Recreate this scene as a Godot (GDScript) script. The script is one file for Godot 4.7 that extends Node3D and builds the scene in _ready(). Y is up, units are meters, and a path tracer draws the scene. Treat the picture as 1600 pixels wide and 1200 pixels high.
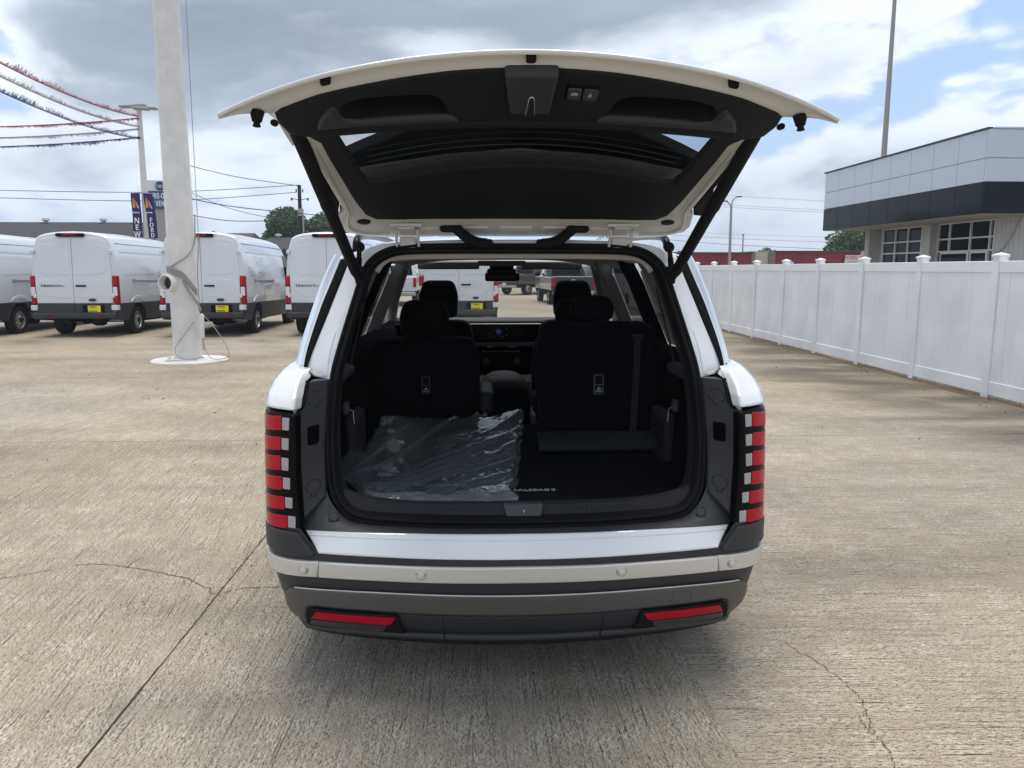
extends Node3D

var M := {}
var taken := {}
var rng := RandomNumberGenerator.new()

func _ready() -> void:
	rng.seed = 77
	var cam := Camera3D.new()
	cam.name = "camera"
	cam.fov = 53.13
	cam.near = 0.05
	cam.far = 900.0
	add_child(cam)
	cam.position = Vector3(-0.145, 1.65, 0)
	cam.rotation = Vector3(-atan(0.15), deg_to_rad(-2.3), 0)
	cam.current = true
	make_sky()
	var sun := DirectionalLight3D.new()
	sun.name = "sun"
	sun.light_energy = 0.72
	sun.light_angular_distance = 38.0
	sun.light_color = Color(1.0, 0.975, 0.94)
	sun.shadow_enabled = true
	sun.rotation = Vector3(deg_to_rad(-81), deg_to_rad(175), 0)
	add_child(sun)
	make_materials()
	make_ground()
	make_fence()
	make_white_building()
	make_backdrop()
	make_vans()
	make_far_vehicles()
	make_flagpole()
	make_light_pole()
	make_suv()
	make_bag()

func make_sky() -> void:
	var w := 4096
	var h := 2048
	var half := h / 2
	var big := FastNoiseLite.new()
	big.seed = 12
	big.frequency = 1.0
	big.fractal_octaves = 3
	var mid := FastNoiseLite.new()
	mid.seed = 5
	mid.frequency = 2.6
	mid.fractal_octaves = 6
	mid.fractal_gain = 0.55
	var puff := FastNoiseLite.new()
	puff.seed = 31
	puff.noise_type = FastNoiseLite.TYPE_SIMPLEX_SMOOTH
	puff.frequency = 5.5
	puff.fractal_type = FastNoiseLite.FRACTAL_RIDGED
	puff.fractal_octaves = 5
	puff.fractal_gain = 0.55
	var px := PackedFloat32Array()
	px.resize(w * h * 3)
	# cloud banks: azimuth (0 ahead, + right), elevation, spread across, spread up, weight
	var banks := [[-17.0, 15.5, 11.0, 4.2, 0.46], [5.0, 18.5, 11.0, 3.6, 0.45], [36.0, 15.0, 5.0, 4.0, -0.2], [-34.0, 13.5, 5.5, 4.0, -0.42], [-30.0, 4.0, 9.0, 4.0, 0.10], [29.0, 12.0, 3.6, 1.6, -0.42], [17.0, 9.0, 4.0, 1.7, -0.42], [31.0, 8.5, 4.0, 2.0, 0.05], [22.0, 6.5, 7.0, 2.6, 0.10], [-21.0, 5.5, 5.0, 2.5, -0.22], [-2.0, 15.5, 4.0, 1.8, -0.25]]
	var j := 0
	while j < half:
		var el := PI / 2 - (j + 0.5) / h * PI
		var eld := rad_to_deg(el)
		var blk := 1 if eld < 26.0 else 4
		if j % 4 != 0:
			blk = 1
		el = PI / 2 - (j + blk * 0.5) / h * PI
		eld = rad_to_deg(el)
		var y := sin(el)
		var ce := cos(el)
		var low := exp(-eld / 4.5)
		var base_blue := Vector3(0.30, 0.45, 0.72).lerp(Vector3(0.50, 0.63, 0.80), exp(-eld / 11.0))
		var i := 0
		while i < w:
			var az := wrapf((i + blk * 0.5) / w * TAU, -PI, PI)
			var azd := rad_to_deg(az)
			var step := blk
			if blk == 1 and absf(azd) > 62.0:
				step = 4
			var dx := sin(az) * ce
			var dz := -cos(az) * ce
			var p := Vector3(dx, y * 2.6, dz)
			var a := big.get_noise_3dv(p * 1.6)
			var b := mid.get_noise_3dv(p + Vector3(a * 0.12, a * 0.1, 0))
			var c := -puff.get_noise_3dv(p * 1.1 + Vector3(0, b * 0.12, 0)) * 0.55
			var t := 0.575 + a * 0.46 + b * (0.50 + 0.45 * exp(-eld / 9.0))
			for q in banks:
				var ex: float = (azd - q[0]) / q[2]
				var ey: float = (eld - q[1]) / q[3]
				var e := ex * ex + ey * ey
				if e < 6.0:
					t += q[4] * exp(-e)
			t += 0.28 * smoothstep(18.0, 30.0, eld)
			var edge := t + c * 0.40
			var cover := smoothstep(0.22, 0.46, edge)
			var thick := smoothstep(0.46, 1.02, t + c * 0.22 - low * 0.12)
			var bright := Vector3(0.76, 0.815, 0.90) * (1.0 + 0.22 * c + 0.26 * b)
			var dark := Vector3(0.265, 0.315, 0.385) * (1.0 + 0.46 * b + 0.12 * c)
			var col := base_blue.lerp(bright.lerp(dark, thick), cover)
			col = col.lerp(Vector3(0.54, 0.645, 0.775), low * 0.42)
			for jj in blk:
				for ii in step:
					if i + ii < w:
						var o := ((j + jj) * w + i + ii) * 3
						px[o] = col.x
						px[o + 1] = col.y
						px[o + 2] = col.z
			i += step
		j += blk
	var ground_row := PackedFloat32Array()
	for i in w:
		ground_row.append_array([0.30, 0.28, 0.25])
	px.resize(w * half * 3)
	for k in h - half:
		px.append_array(ground_row)
	var im := Image.create_from_data(w, h, false, Image.FORMAT_RGBF, px.to_byte_array())
	var mat := PanoramaSkyMaterial.new()
	mat.panorama = ImageTexture.create_from_image(im)
	var sky := Sky.new()
	sky.sky_material = mat
	var env := Environment.new()
	env.background_mode = Environment.BG_SKY
	env.sky = sky
	env.tonemap_mode = Environment.TONE_MAPPER_LINEAR
	env.tonemap_exposure = 1.42
	env.sdfgi_enabled = true
	env.ssao_enabled = true
	env.ssil_enabled = true
	env.fog_enabled = true
	env.fog_density = 0.0009
	env.fog_light_color = Color(0.80, 0.85, 0.92)
	var we := WorldEnvironment.new()
	we.name = "environment"
	we.environment = env
	add_child(we)

# ---------------------------------------------------------------- materials
func lin(r: float, g: float, b: float, a := 1.0) -> Color:
	var c := Color(r, g, b).linear_to_srgb()
	c.a = a
	return c

func mat(key: String, c: Color, rough: float, metal := 0.0, coat := 0.0) -> StandardMaterial3D:
	var m := StandardMaterial3D.new()
	m.resource_name = key
	m.albedo_color = c
	m.roughness = rough
	m.metallic = metal
	m.cull_mode = BaseMaterial3D.CULL_DISABLED
	if coat > 0.0:
		m.clearcoat_enabled = true
		m.clearcoat = coat
		m.clearcoat_roughness = 0.03
	M[key] = m
	return m

func pane(key: String, c: Color, alpha: float) -> void:
	var m := mat(key, Color(c, alpha), 0.02)
	m.transparency = BaseMaterial3D.TRANSPARENCY_ALPHA

func grain_texture(seed_: int, freq: float, lo: float, hi: float, size := 256) -> ImageTexture:
	var f := FastNoiseLite.new()
	f.seed = seed_
	f.frequency = freq
	f.fractal_octaves = 4
	var im := f.get_seamless_image(size, size)
	var d := im.get_data()
	for i in d.size():
		d[i] = int(255.0 * clampf(lerpf(lo, hi, d[i] / 255.0), 0.0, 1.0))
	return ImageTexture.create_from_image(Image.create_from_data(size, size, false, Image.FORMAT_L8, d))

func tri_tex(m: StandardMaterial3D, t: Texture2D, scale_: float, bump := 0.0, bt: Texture2D = null) -> void:
	if t:
		m.albedo_texture = t
	if bump > 0.0:
		m.heightmap_enabled = true
		m.heightmap_scale = bump
		m.heightmap_texture = bt
	m.uv1_triplanar = true
	m.uv1_world_triplanar = true
	m.uv1_scale = Vector3.ONE * scale_

func make_materials() -> void:
	var grime := grain_texture(3, 0.006, 0.93, 1.03)
	var fine := grain_texture(4, 0.18, 0.0, 1.0)
	var mottled := grain_texture(8, 0.03, 0.62, 1.12)
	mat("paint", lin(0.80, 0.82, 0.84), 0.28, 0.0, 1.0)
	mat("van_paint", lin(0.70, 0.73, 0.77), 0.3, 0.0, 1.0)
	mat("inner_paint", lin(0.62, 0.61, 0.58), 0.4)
	tri_tex(mat("trim", lin(0.042, 0.044, 0.052), 0.5), null, 14.0, 0.02, fine)
	tri_tex(mat("trim_light", lin(0.055, 0.056, 0.062), 0.5), null, 14.0, 0.02, fine)
	tri_tex(mat("gate_trim", lin(0.011, 0.012, 0.015), 0.6), null, 14.0, 0.02, fine)
	tri_tex(mat("gate_trim_light", lin(0.030, 0.032, 0.038), 0.5), null, 14.0, 0.02, fine)
	M["gate_trim"].metallic_specular = 0.35
	tri_tex(mat("cladding", lin(0.026, 0.028, 0.034), 0.48), null, 10.0, 0.03, fine)
	mat("rubber", lin(0.014, 0.014, 0.015), 0.7)
	mat("tyre", lin(0.022, 0.021, 0.021), 0.85)
	mat("gloss_black", lin(0.005, 0.005, 0.006), 0.2).metallic_specular = 0.22
	mat("seam", lin(0.01, 0.01, 0.01), 0.9)
	mat("satin_silver", lin(0.72, 0.70, 0.67), 0.42, 0.4)
	mat("skid_grey", lin(0.115, 0.110, 0.104), 0.45, 0.3)
	mat("chrome", lin(0.85, 0.86, 0.88), 0.10, 1.0)
	mat("bright_trim", lin(0.80, 0.82, 0.85), 0.16, 0.85)
	mat("steel", lin(0.42, 0.42, 0.42), 0.4, 0.8)
	mat("red_lens", lin(0.46, 0.002, 0.020), 0.10).metallic_specular = 0.36
	mat("dark_red_lens", lin(0.22, 0.006, 0.012), 0.25).metallic_specular = 0.28
	mat("clear_lens", lin(0.40, 0.41, 0.44), 0.15, 0.3, 1.0)
	mat("dim_lens", lin(0.06, 0.06, 0.064), 0.2, 0.2)
	mat("white_lens", lin(0.75, 0.76, 0.78), 0.2, 0.0, 1.0)
	pane("tinted_glass", Color(0.02, 0.03, 0.03), 0.86)
	pane("rear_glass", Color(0.06, 0.10, 0.09), 0.34)
	pane("windshield", Color(0.60, 0.85, 0.78), 0.14)
	mat("dark_glass", lin(0.008, 0.010, 0.012), 0.06).metallic_specular = 0.24
	tri_tex(mat("carpet", lin(0.011, 0.0115, 0.014), 0.95), null, 6.0, 0.25, fine)
	tri_tex(mat("mat_carpet", lin(0.030, 0.033, 0.037), 0.95), null, 6.0, 0.25, fine)
	tri_tex(mat("seat_cloth", lin(0.0065, 0.0075, 0.0095), 0.9), null, 9.0, 0.08, fine)
	tri_tex(mat("console_leather", lin(0.026, 0.030, 0.032), 0.6), null, 9.0, 0.05, fine)
	for key in ["carpet", "mat_carpet", "seat_cloth", "rubber", "tyre"]:
		M[key].metallic_specular = 0.22
	mat("headliner", lin(0.50, 0.48, 0.44), 0.9)
	mat("pillar_trim", lin(0.20, 0.195, 0.185), 0.85)
	mat("cabin_dark", lin(0.005, 0.0055, 0.007), 0.9).metallic_specular = 0.2
	mat("strap", lin(0.016, 0.016, 0.019), 0.8)
	mat("print_grey", lin(0.35, 0.36, 0.38), 0.5)
	mat("print_dim", lin(0.17, 0.175, 0.185), 0.5)
	mat("wood_dark", lin(0.05, 0.04, 0.033), 0.9)
	var film := mat("film", Color(0.80, 0.86, 0.90, 0.07), 0.10)
	film.transparency = BaseMaterial3D.TRANSPARENCY_ALPHA
	var fold := mat("film_fold", Color(0.78, 0.80, 0.84, 0.16), 0.25)
	fold.transparency = BaseMaterial3D.TRANSPARENCY_ALPHA
	var haze := mat("film_milky", Color(0.55, 0.62, 0.68, 0.15), 0.5)
	haze.transparency = BaseMaterial3D.TRANSPARENCY_ALPHA
	var scr := mat("screen_glow", lin(0.01, 0.01, 0.012), 0.2)
	scr.emission_enabled = true
	scr.emission = Color(0.10, 0.25, 0.55)
	scr.emission_energy_multiplier = 0.12
	tri_tex(mat("vinyl", lin(0.86, 0.875, 0.90), 0.45), grime, 0.5)
	tri_tex(mat("pole_paint", lin(0.76, 0.74, 0.71), 0.5), grain_texture(13, 0.014, 0.92, 1.03), 0.8)
	mat("panel_white", lin(0.58, 0.61, 0.66), 0.3, 0.25)
	mat("panel_black", lin(0.010, 0.013, 0.019), 0.10).metallic_specular = 0.24
	tri_tex(mat("stucco", lin(0.50, 0.48, 0.44), 0.9), grime, 0.4)
	tri_tex(mat("corrugated", lin(0.55, 0.54, 0.51), 0.6), grime, 0.6)
	mat("window_frame", lin(0.66, 0.66, 0.64), 0.5)
	tri_tex(mat("roof_shingle", lin(0.068, 0.068, 0.075), 0.95), mottled, 0.7)
	tri_tex(mat("brown_roof", lin(0.10, 0.085, 0.075), 0.95), mottled, 0.6)
	tri_tex(mat("wall_dark", lin(0.09, 0.09, 0.09), 0.9), grime, 0.4)
	tri_tex(mat("red_siding", lin(0.25, 0.016, 0.026), 0.55), grime, 0.4)
	tri_tex(mat("stone", lin(0.30, 0.25, 0.19), 0.95), mottled, 1.5)
	mat("beige", lin(0.52, 0.47, 0.39), 0.9)
	tri_tex(mat("pole_wood", lin(0.045, 0.035, 0.028), 0.95), mottled, 1.0)
	mat("galvanised", lin(0.36, 0.35, 0.33), 0.55, 0.3)
	mat("wire", lin(0.05, 0.055, 0.065), 0.8)
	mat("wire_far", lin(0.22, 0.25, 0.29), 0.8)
	mat("rope", lin(0.34, 0.325, 0.30), 0.9)
	mat("sign_blue", lin(0.028, 0.075, 0.20), 0.4)
	mat("sign_white", lin(0.70, 0.70, 0.70), 0.5)
	mat("oval_blue", lin(0.012, 0.035, 0.14), 0.3)
	mat("letter_white", lin(0.80, 0.80, 0.82), 0.5)
	mat("banner", lin(0.035, 0.022, 0.13), 0.8)
	mat("banner_yellow", lin(0.70, 0.42, 0.05), 0.8)
	mat("banner_red", lin(0.60, 0.07, 0.04), 0.8)
	mat("tinsel_red", lin(0.36, 0.03, 0.03), 0.6)
	mat("tinsel_white", lin(0.36, 0.35, 0.34), 0.6)
	mat("tinsel_blue", lin(0.015, 0.035, 0.13), 0.6)
	mat("plate_yellow", lin(0.78, 0.72, 0.02), 0.4)
	mat("plate_white", lin(0.7, 0.7, 0.7), 0.4)
	mat("truck_maroon", lin(0.055, 0.012, 0.016), 0.25, 0.1, 1.0)
	mat("truck_dark", lin(0.022, 0.026, 0.028), 0.25, 0.1, 1.0)
	mat("bark", lin(0.06, 0.045, 0.035), 0.95)
	for k in 3:
		var lf := mat("leaf%d" % k, lin([0.045, 0.07, 0.095][k], [0.08, 0.115, 0.145][k], [0.024, 0.034, 0.045][k]), 0.7)
		lf.backlight_enabled = true
		lf.backlight = Color(0.12, 0.16, 0.06)
	mat("joint_dark", lin(0.045, 0.038, 0.032), 0.95)
	mat("debris", lin(0.16, 0.10, 0.06), 0.9)

# ---------------------------------------------------------------- shapes
class Shape:
	var v := PackedVector3Array()
	var n := PackedVector3Array()
	var uv := PackedVector2Array()
	var c := PackedColorArray()

	func tri(a: Vector3, b: Vector3, d: Vector3, na: Vector3, nb: Vector3, nd: Vector3) -> void:
		if (b - a).cross(d - a).dot(na + nb + nd) > 0.0:
			v.append(a); v.append(d); v.append(b)
			n.append(na); n.append(nd); n.append(nb)
		else:
			v.append(a); v.append(b); v.append(d)
			n.append(na); n.append(nb); n.append(nd)

	func quad(a: Vector3, b: Vector3, d: Vector3, e: Vector3, na: Vector3, nb: Vector3, nd: Vector3, ne: Vector3) -> void:
		tri(a, b, d, na, nb, nd)
		tri(a, d, e, na, nd, ne)

	func flat(a: Vector3, b: Vector3, d: Vector3, e: Vector3, toward: Vector3) -> void:
		var g := (b - a).cross(d - a).normalized()
		if g.dot(toward) < 0.0:
			g = -g
		quad(a, b, d, e, g, g, g, g)

	func add(o: Shape, t: Transform3D) -> void:
		for i in o.v.size():
			v.append(t * o.v[i])
			n.append((t.basis * o.n[i]).normalized())
		if t.basis.determinant() < 0.0:
			for i in range(v.size() - o.v.size(), v.size(), 3):
				var a := v[i + 1]
				v[i + 1] = v[i + 2]
				v[i + 2] = a
				var b := n[i + 1]
				n[i + 1] = n[i + 2]
				n[i + 2] = b

	func mesh() -> ArrayMesh:
		var a := []
		a.resize(Mesh.ARRAY_MAX)
		a[Mesh.ARRAY_VERTEX] = v
		a[Mesh.ARRAY_NORMAL] = n
		if uv.size() == v.size():
			a[Mesh.ARRAY_TEX_UV] = uv
		if c.size() == v.size():
			a[Mesh.ARRAY_COLOR] = c
		var m := ArrayMesh.new()
		m.add_surface_from_arrays(Mesh.PRIMITIVE_TRIANGLES, a)
		return m

func loft(s: Shape, rows: Array, closed := false, sgn := 1.0, sharp := false) -> void:
	if sharp:
		for i in rows.size() - 1:
			loft(s, [rows[i], rows[i + 1]], closed, sgn)
		return
	var R := rows.size()
	var N: int = rows[0].size()
	var nn := []
	for i in R:
		var line := PackedVector3Array()
		for j in N:
			var j0 := (j - 1 + N) % N if closed else maxi(j - 1, 0)
			var j1 := (j + 1) % N if closed else mini(j + 1, N - 1)
			var i0 := maxi(i - 1, 0)
			var i1 := mini(i + 1, R - 1)
			var du: Vector3 = rows[i][j1] - rows[i][j0]
			var dv: Vector3 = rows[i1][j] - rows[i0][j]
			var g := du.cross(dv)
			line.append(g.normalized() * sgn if g.length() > 1e-12 else Vector3.UP)
		nn.append(line)
	for i in R - 1:
		for j in (N if closed else N - 1):
			var k := (j + 1) % N
			s.quad(rows[i][j], rows[i][k], rows[i + 1][k], rows[i + 1][j], nn[i][j], nn[i][k], nn[i + 1][k], nn[i + 1][j])

func tube(s: Shape, pts: Array, r, sides := 10, caps := true) -> void:
	var rows := []
	var nrm := []
	var up := Vector3.UP
	var last := Vector3.ZERO
	for i in pts.size():
		var t: Vector3 = (pts[mini(i + 1, pts.size() - 1)] - pts[maxi(i - 1, 0)]).normalized()
		if i == 0:
			up = Vector3.UP if absf(t.y) < 0.9 else Vector3.RIGHT
		var side := t.cross(up)
		if side.length() < 0.01:
			side = t.cross(Vector3.FORWARD)
		side = side.normalized()
		up = side.cross(t).normalized()
		last = t
		var rr: float = r[i] if r is Array else r
		var row := PackedVector3Array()
		var nr := PackedVector3Array()
		for k in sides:
			var a := TAU * k / sides
			var d := side * cos(a) + up * sin(a)
			nr.append(d)
			row.append(pts[i] + d * rr)
		rows.append(row)
		nrm.append(nr)
	for i in pts.size() - 1:
		for k in sides:
			var q := (k + 1) % sides
			s.quad(rows[i][k], rows[i][q], rows[i + 1][q], rows[i + 1][k], nrm[i][k], nrm[i][q], nrm[i + 1][q], nrm[i + 1][k])
	if caps:
		for e in [0, pts.size() - 1]:
			var d: Vector3 = (pts[0] - pts[1]).normalized() if e == 0 else last
			for k in sides:
				s.tri(pts[e], rows[e][k], rows[e][(k + 1) % sides], d, d, d)

func lathe(s: Shape, prof: Array, sides: int, xf: Transform3D) -> void:
	for i in prof.size() - 1:
		var a: Vector2 = prof[i]
		var b: Vector2 = prof[i + 1]
		var d := (b - a)
		if d.length() < 1e-6:
			continue
		var m := Vector2(d.y, -d.x).normalized()
		var na := m
		var nb := m
		if i > 0:
			var e: Vector2 = a - prof[i - 1]
			var q := Vector2(e.y, -e.x).normalized()
			if q.dot(m) > 0.75:
				na = (q + m).normalized()
		if i < prof.size() - 2:
			var e: Vector2 = prof[i + 2] - b
			var q := Vector2(e.y, -e.x).normalized()
			if q.dot(m) > 0.75:
				nb = (q + m).normalized()
		for k in sides:
			var c0 := cos(TAU * k / sides)
			var s0 := sin(TAU * k / sides)
			var c1 := cos(TAU * (k + 1) / sides)
			var s1 := sin(TAU * (k + 1) / sides)
			var A := xf * Vector3(a.x * c0, a.y, a.x * s0)
			var B := xf * Vector3(a.x * c1, a.y, a.x * s1)
			var C := xf * Vector3(b.x * c1, b.y, b.x * s1)
			var D := xf * Vector3(b.x * c0, b.y, b.x * s0)
			var nA := xf.basis * Vector3(na.x * c0, na.y, na.x * s0)
			var nB := xf.basis * Vector3(na.x * c1, na.y, na.x * s1)
			var nC := xf.basis * Vector3(nb.x * c1, nb.y, nb.x * s1)
			var nD := xf.basis * Vector3(nb.x * c0, nb.y, nb.x * s0)
			if b.x > 1e-5:
				s.tri(A, C, D, nA, nC, nD)
			if a.x > 1e-5:
				s.tri(A, B, C, nA, nB, nC)

# a box with rounded edges
func rbox(s: Shape, at: Vector3, size: Vector3, r: float, basis_ := Basis.IDENTITY, fine := false) -> void:
	var h := size * 0.5
	r = minf(r, minf(h.x, minf(h.y, h.z)) * 0.999)
	var stops := []
	for ax in 3:
		var e: float = h[ax]
		stops.append([-e, -e + r * 0.3, -e + r, e - r, e - r * 0.3, e] if fine else [-e, -e + r, e - r, e])
	for ax in 3:
		var b1 := (ax + 1) % 3
		var b2 := (ax + 2) % 3
		for sg in [-1.0, 1.0]:
			var L1: Array = stops[b1]
			var L2: Array = stops[b2]
			for i in L1.size() - 1:
				for j in L2.size() - 1:
					var P := []
					var Nn := []
					for q in [[i, j], [i + 1, j], [i + 1, j + 1], [i, j + 1]]:
						var p := Vector3.ZERO
						p[ax] = sg * h[ax]
						p[b1] = L1[q[0]]
						p[b2] = L2[q[1]]
						var inner := p.clamp(-h + Vector3.ONE * r, h - Vector3.ONE * r)
						var d := (p - inner)
						d = d.normalized() if d.length() > 1e-9 else Vector3.UP
						P.append(at + basis_ * (inner + d * r))
						Nn.append(basis_ * d)
					s.quad(P[0], P[1], P[2], P[3], Nn[0], Nn[1], Nn[2], Nn[3])

func box(s: Shape, at: Vector3, size: Vector3, basis_ := Basis.IDENTITY) -> void:
	var h := size * 0.5
	for ax in 3:
		for sg in [-1.0, 1.0]:
			var nrm := Vector3.ZERO
			nrm[ax] = sg
			var u := Vector3.ZERO
			u[(ax + 1) % 3] = h[(ax + 1) % 3]
			var w := Vector3.ZERO
			w[(ax + 2) % 3] = h[(ax + 2) % 3]
			var o := Vector3.ZERO
			o[ax] = sg * h[ax]
			s.flat(at + basis_ * (o - u - w), at + basis_ * (o + u - w), at + basis_ * (o + u + w), at + basis_ * (o - u + w), basis_ * nrm)

func area2(p: PackedVector2Array) -> float:
	var a := 0.0
	for i in p.size():
		a += p[i].cross(p[(i + 1) % p.size()])
	return a

func poly(list: Array) -> PackedVector2Array:
	var p := PackedVector2Array()
	for q in list:
		p.append(q)
	if area2(p) < 0.0:
		p.reverse()
	return p

func both(list: Array) -> PackedVector2Array:   # the left half of a symmetric outline, mirrored
	var p := list.duplicate()
	for i in range(list.size() - 1, -1, -1):
		if absf(list[i].x) > 1e-4:
			p.append(Vector2(-list[i].x, list[i].y))
	return poly(p)

func flip(p: PackedVector2Array) -> PackedVector2Array:
	var q := []
	for a in p:
		q.append(Vector2(-a.x, a.y))
	return poly(q)

func fillet(p: PackedVector2Array, r: float, seg := 4) -> PackedVector2Array:
	var out := PackedVector2Array()
	for i in p.size():
		var a := p[(i - 1 + p.size()) % p.size()]
		var b := p[i]
		var c := p[(i + 1) % p.size()]
		var k := minf(r, minf(a.distance_to(b), b.distance_to(c)) * 0.45)
		var s := b + (a - b).normalized() * k
		var e := b + (c - b).normalized() * k
		for j in seg + 1:
			var t := float(j) / seg
			out.append(s.lerp(b, t).lerp(b.lerp(e, t), t))
	return out

func dense(p: PackedVector2Array, step: float) -> PackedVector2Array:
	var out := PackedVector2Array()
	for i in p.size():
		var a := p[i]
		var b := p[(i + 1) % p.size()]
		var k := maxi(1, ceili(a.distance_to(b) / step))
		for j in k:
			out.append(a.lerp(b, float(j) / k))
	return out

func inset(p: PackedVector2Array, w: float) -> PackedVector2Array:
	var out := PackedVector2Array()
	for i in p.size():
		var a := p[(i - 1 + p.size()) % p.size()]
		var b := p[i]
		var c := p[(i + 1) % p.size()]
		var e := (b - a).normalized()
		var f := (c - b).normalized()
		var m := Vector2(-e.y - f.y, e.x + f.x)
		if m.length() < 0.01:
			m = Vector2(-f.y, f.x)
		m = m.normalized()
		var k := maxf(0.5, m.dot(Vector2(-f.y, f.x)))
		out.append(b + m * (w / k))
	return out

func smooth(list: Array, per: int, closed := false) -> Array:
	var out := []
	var N := list.size()
	for i in (N if closed else N - 1):
		var p0 = list[(i - 1 + N) % N] if closed else list[maxi(i - 1, 0)]
		var p1 = list[i]
		var p2 = list[(i + 1) % N]
		var p3 = list[(i + 2) % N] if closed else list[mini(i + 2, N - 1)]
		for k in per:
			out.append(p1.cubic_interpolate(p2, p0, p3, float(k) / per))
	if not closed:
		out.append(list[N - 1])
	return out

# a flat outline laid on a curved surface f(u, v, outwards)
func sheet(s: Shape, p: PackedVector2Array, f: Callable, cell: float, d := 0.0, holes := [], face := Vector3.ZERO, with_uv := false) -> void:
	var lo := p[0]
	var hi := p[0]
	for q in p:
		lo = lo.min(q)
		hi = hi.max(q)
	var nx := maxi(1, ceili((hi.x - lo.x) / cell))
	var ny := maxi(1, ceili((hi.y - lo.y) / cell))
	var st := Vector2((hi.x - lo.x) / nx, (hi.y - lo.y) / ny)
	for i in nx:
		for j in ny:
			var a := lo + Vector2(i * st.x, j * st.y)
			var b := a + st
			var pieces := Geometry2D.intersect_polygons(p, PackedVector2Array([a, Vector2(b.x, a.y), b, Vector2(a.x, b.y)]))
			for hole in holes:
				var next := []
				for q in pieces:
					for x in Geometry2D.clip_polygons(q, hole):
						if not Geometry2D.is_polygon_clockwise(x):
							next.append(x)
				pieces.assign(next)
			for q in pieces:
				var ix := Geometry2D.triangulate_polygon(q)
				var P := []
				var Nn := []
				for z in q:
					var e := 0.004
					P.append(f.call(z.x, z.y, d))
					var du: Vector3 = f.call(z.x + e, z.y, d) - f.call(z.x - e, z.y, d)
					var dv: Vector3 = f.call(z.x, z.y + e, d) - f.call(z.x, z.y - e, d)
					var g := du.cross(dv).normalized()
					if face != Vector3.ZERO and g.dot(face) < 0.0:
						g = -g
					Nn.append(g)
				for k in range(0, ix.size(), 3):
					s.tri(P[ix[k]], P[ix[k + 1]], P[ix[k + 2]], Nn[ix[k]], Nn[ix[k + 1]], Nn[ix[k + 2]])

# rows that follow an outline: profile is a list of Vector2(inset, outwards)
func rim(s: Shape, p: PackedVector2Array, f: Callable, prof: Array, step := 0.05, sharp := true, sgn := 1.0) -> void:
	var q := dense(p, step)
	var rows := []
	for k in prof:
		var row := PackedVector3Array()
		for z in inset(q, k.x):
			row.append(f.call(z.x, z.y, k.y))
		rows.append(row)
	loft(s, rows, true, sgn, sharp)

func panel(s: Shape, p: PackedVector2Array, f: Callable, cell: float, top: float, depth: float, bevel := 0.004, holes := [], face := Vector3.BACK) -> void:
	var q := dense(p, cell)
	rim(s, q, f, [Vector2(0, top - depth), Vector2(0, top - bevel), Vector2(bevel * 0.3, top - bevel * 0.3), Vector2(bevel, top)], 9.0)
	sheet(s, inset(q, bevel), f, cell, top, holes, face)

func disc(s: Shape, at: Vector3, axis: Vector3, r: float, thick: float, bevel := 0.0, sides := 20) -> void:
	lathe(s, [Vector2(r, 0), Vector2(r, thick - bevel), Vector2(r - bevel, thick), Vector2(0, thick)], sides, Transform3D(basis_to(axis), at))

func basis_to(axis: Vector3) -> Basis:
	var y := axis.normalized()
	var x := y.cross(Vector3.FORWARD)
	if x.length() < 0.05:
		x = y.cross(Vector3.RIGHT)
	x = x.normalized()
	return Basis(x, y, x.cross(y))

# ---------------------------------------------------------------- nodes
func numbered(called: String) -> String:
	if not taken.has(called):
		taken[called] = 0
		return called
	taken[called] += 1
	return "%s_%03d" % [called, taken[called]]

func tag(o: Node3D, label: String, category: String, group := "") -> void:
	o.set_meta("label", label)
	o.set_meta("category", category)
	if group != "":
		o.set_meta("group", group)

func thing(called: String, label: String, category: String, at := Vector3.ZERO, group := "") -> Node3D:
	var o := Node3D.new()
	o.name = numbered(called)
	add_child(o)
	o.position = at
	tag(o, label, category, group)
	return o

func put(s: Shape, called: String, m: String, parent: Node3D = self) -> MeshInstance3D:
	var o := MeshInstance3D.new()
	o.name = called if parent != self else numbered(called)
	o.mesh = s.mesh()
	o.material_override = M[m]
	parent.add_child(o, true)
	if parent != self and parent.get_parent() == self and not parent is MeshInstance3D:
		o.position = -parent.position
	return o

func share(like: MeshInstance3D, called: String, parent: Node3D, at: Vector3) -> MeshInstance3D:
	var o := MeshInstance3D.new()
	o.name = called
	o.mesh = like.mesh
	o.material_override = like.material_override
	parent.add_child(o, true)
	o.position = at
	return o

func words(text: String, height: float, m: String, parent: Node3D, at: Vector3, turn := Vector3.ZERO, called := "lettering", stretch := 1.0, font := "Droid Sans", bold := 700, italic := false) -> MeshInstance3D:
	var t := TextMesh.new()
	var f := SystemFont.new()
	f.font_names = PackedStringArray([font])
	f.font_weight = bold
	f.font_italic = italic
	t.font = f
	t.text = text
	t.font_size = 64
	t.pixel_size = height / 46.0
	t.depth = 0.004
	t.curve_step = 3.0
	var o := MeshInstance3D.new()
	o.name = called
	o.mesh = t
	o.material_override = M[m]
	parent.add_child(o, true)
	o.position = at - (parent.position if parent.get_parent() == self and not parent is MeshInstance3D else Vector3.ZERO)
	o.rotation = turn
	o.scale = Vector3(stretch, 1, 1)
	return o

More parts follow.
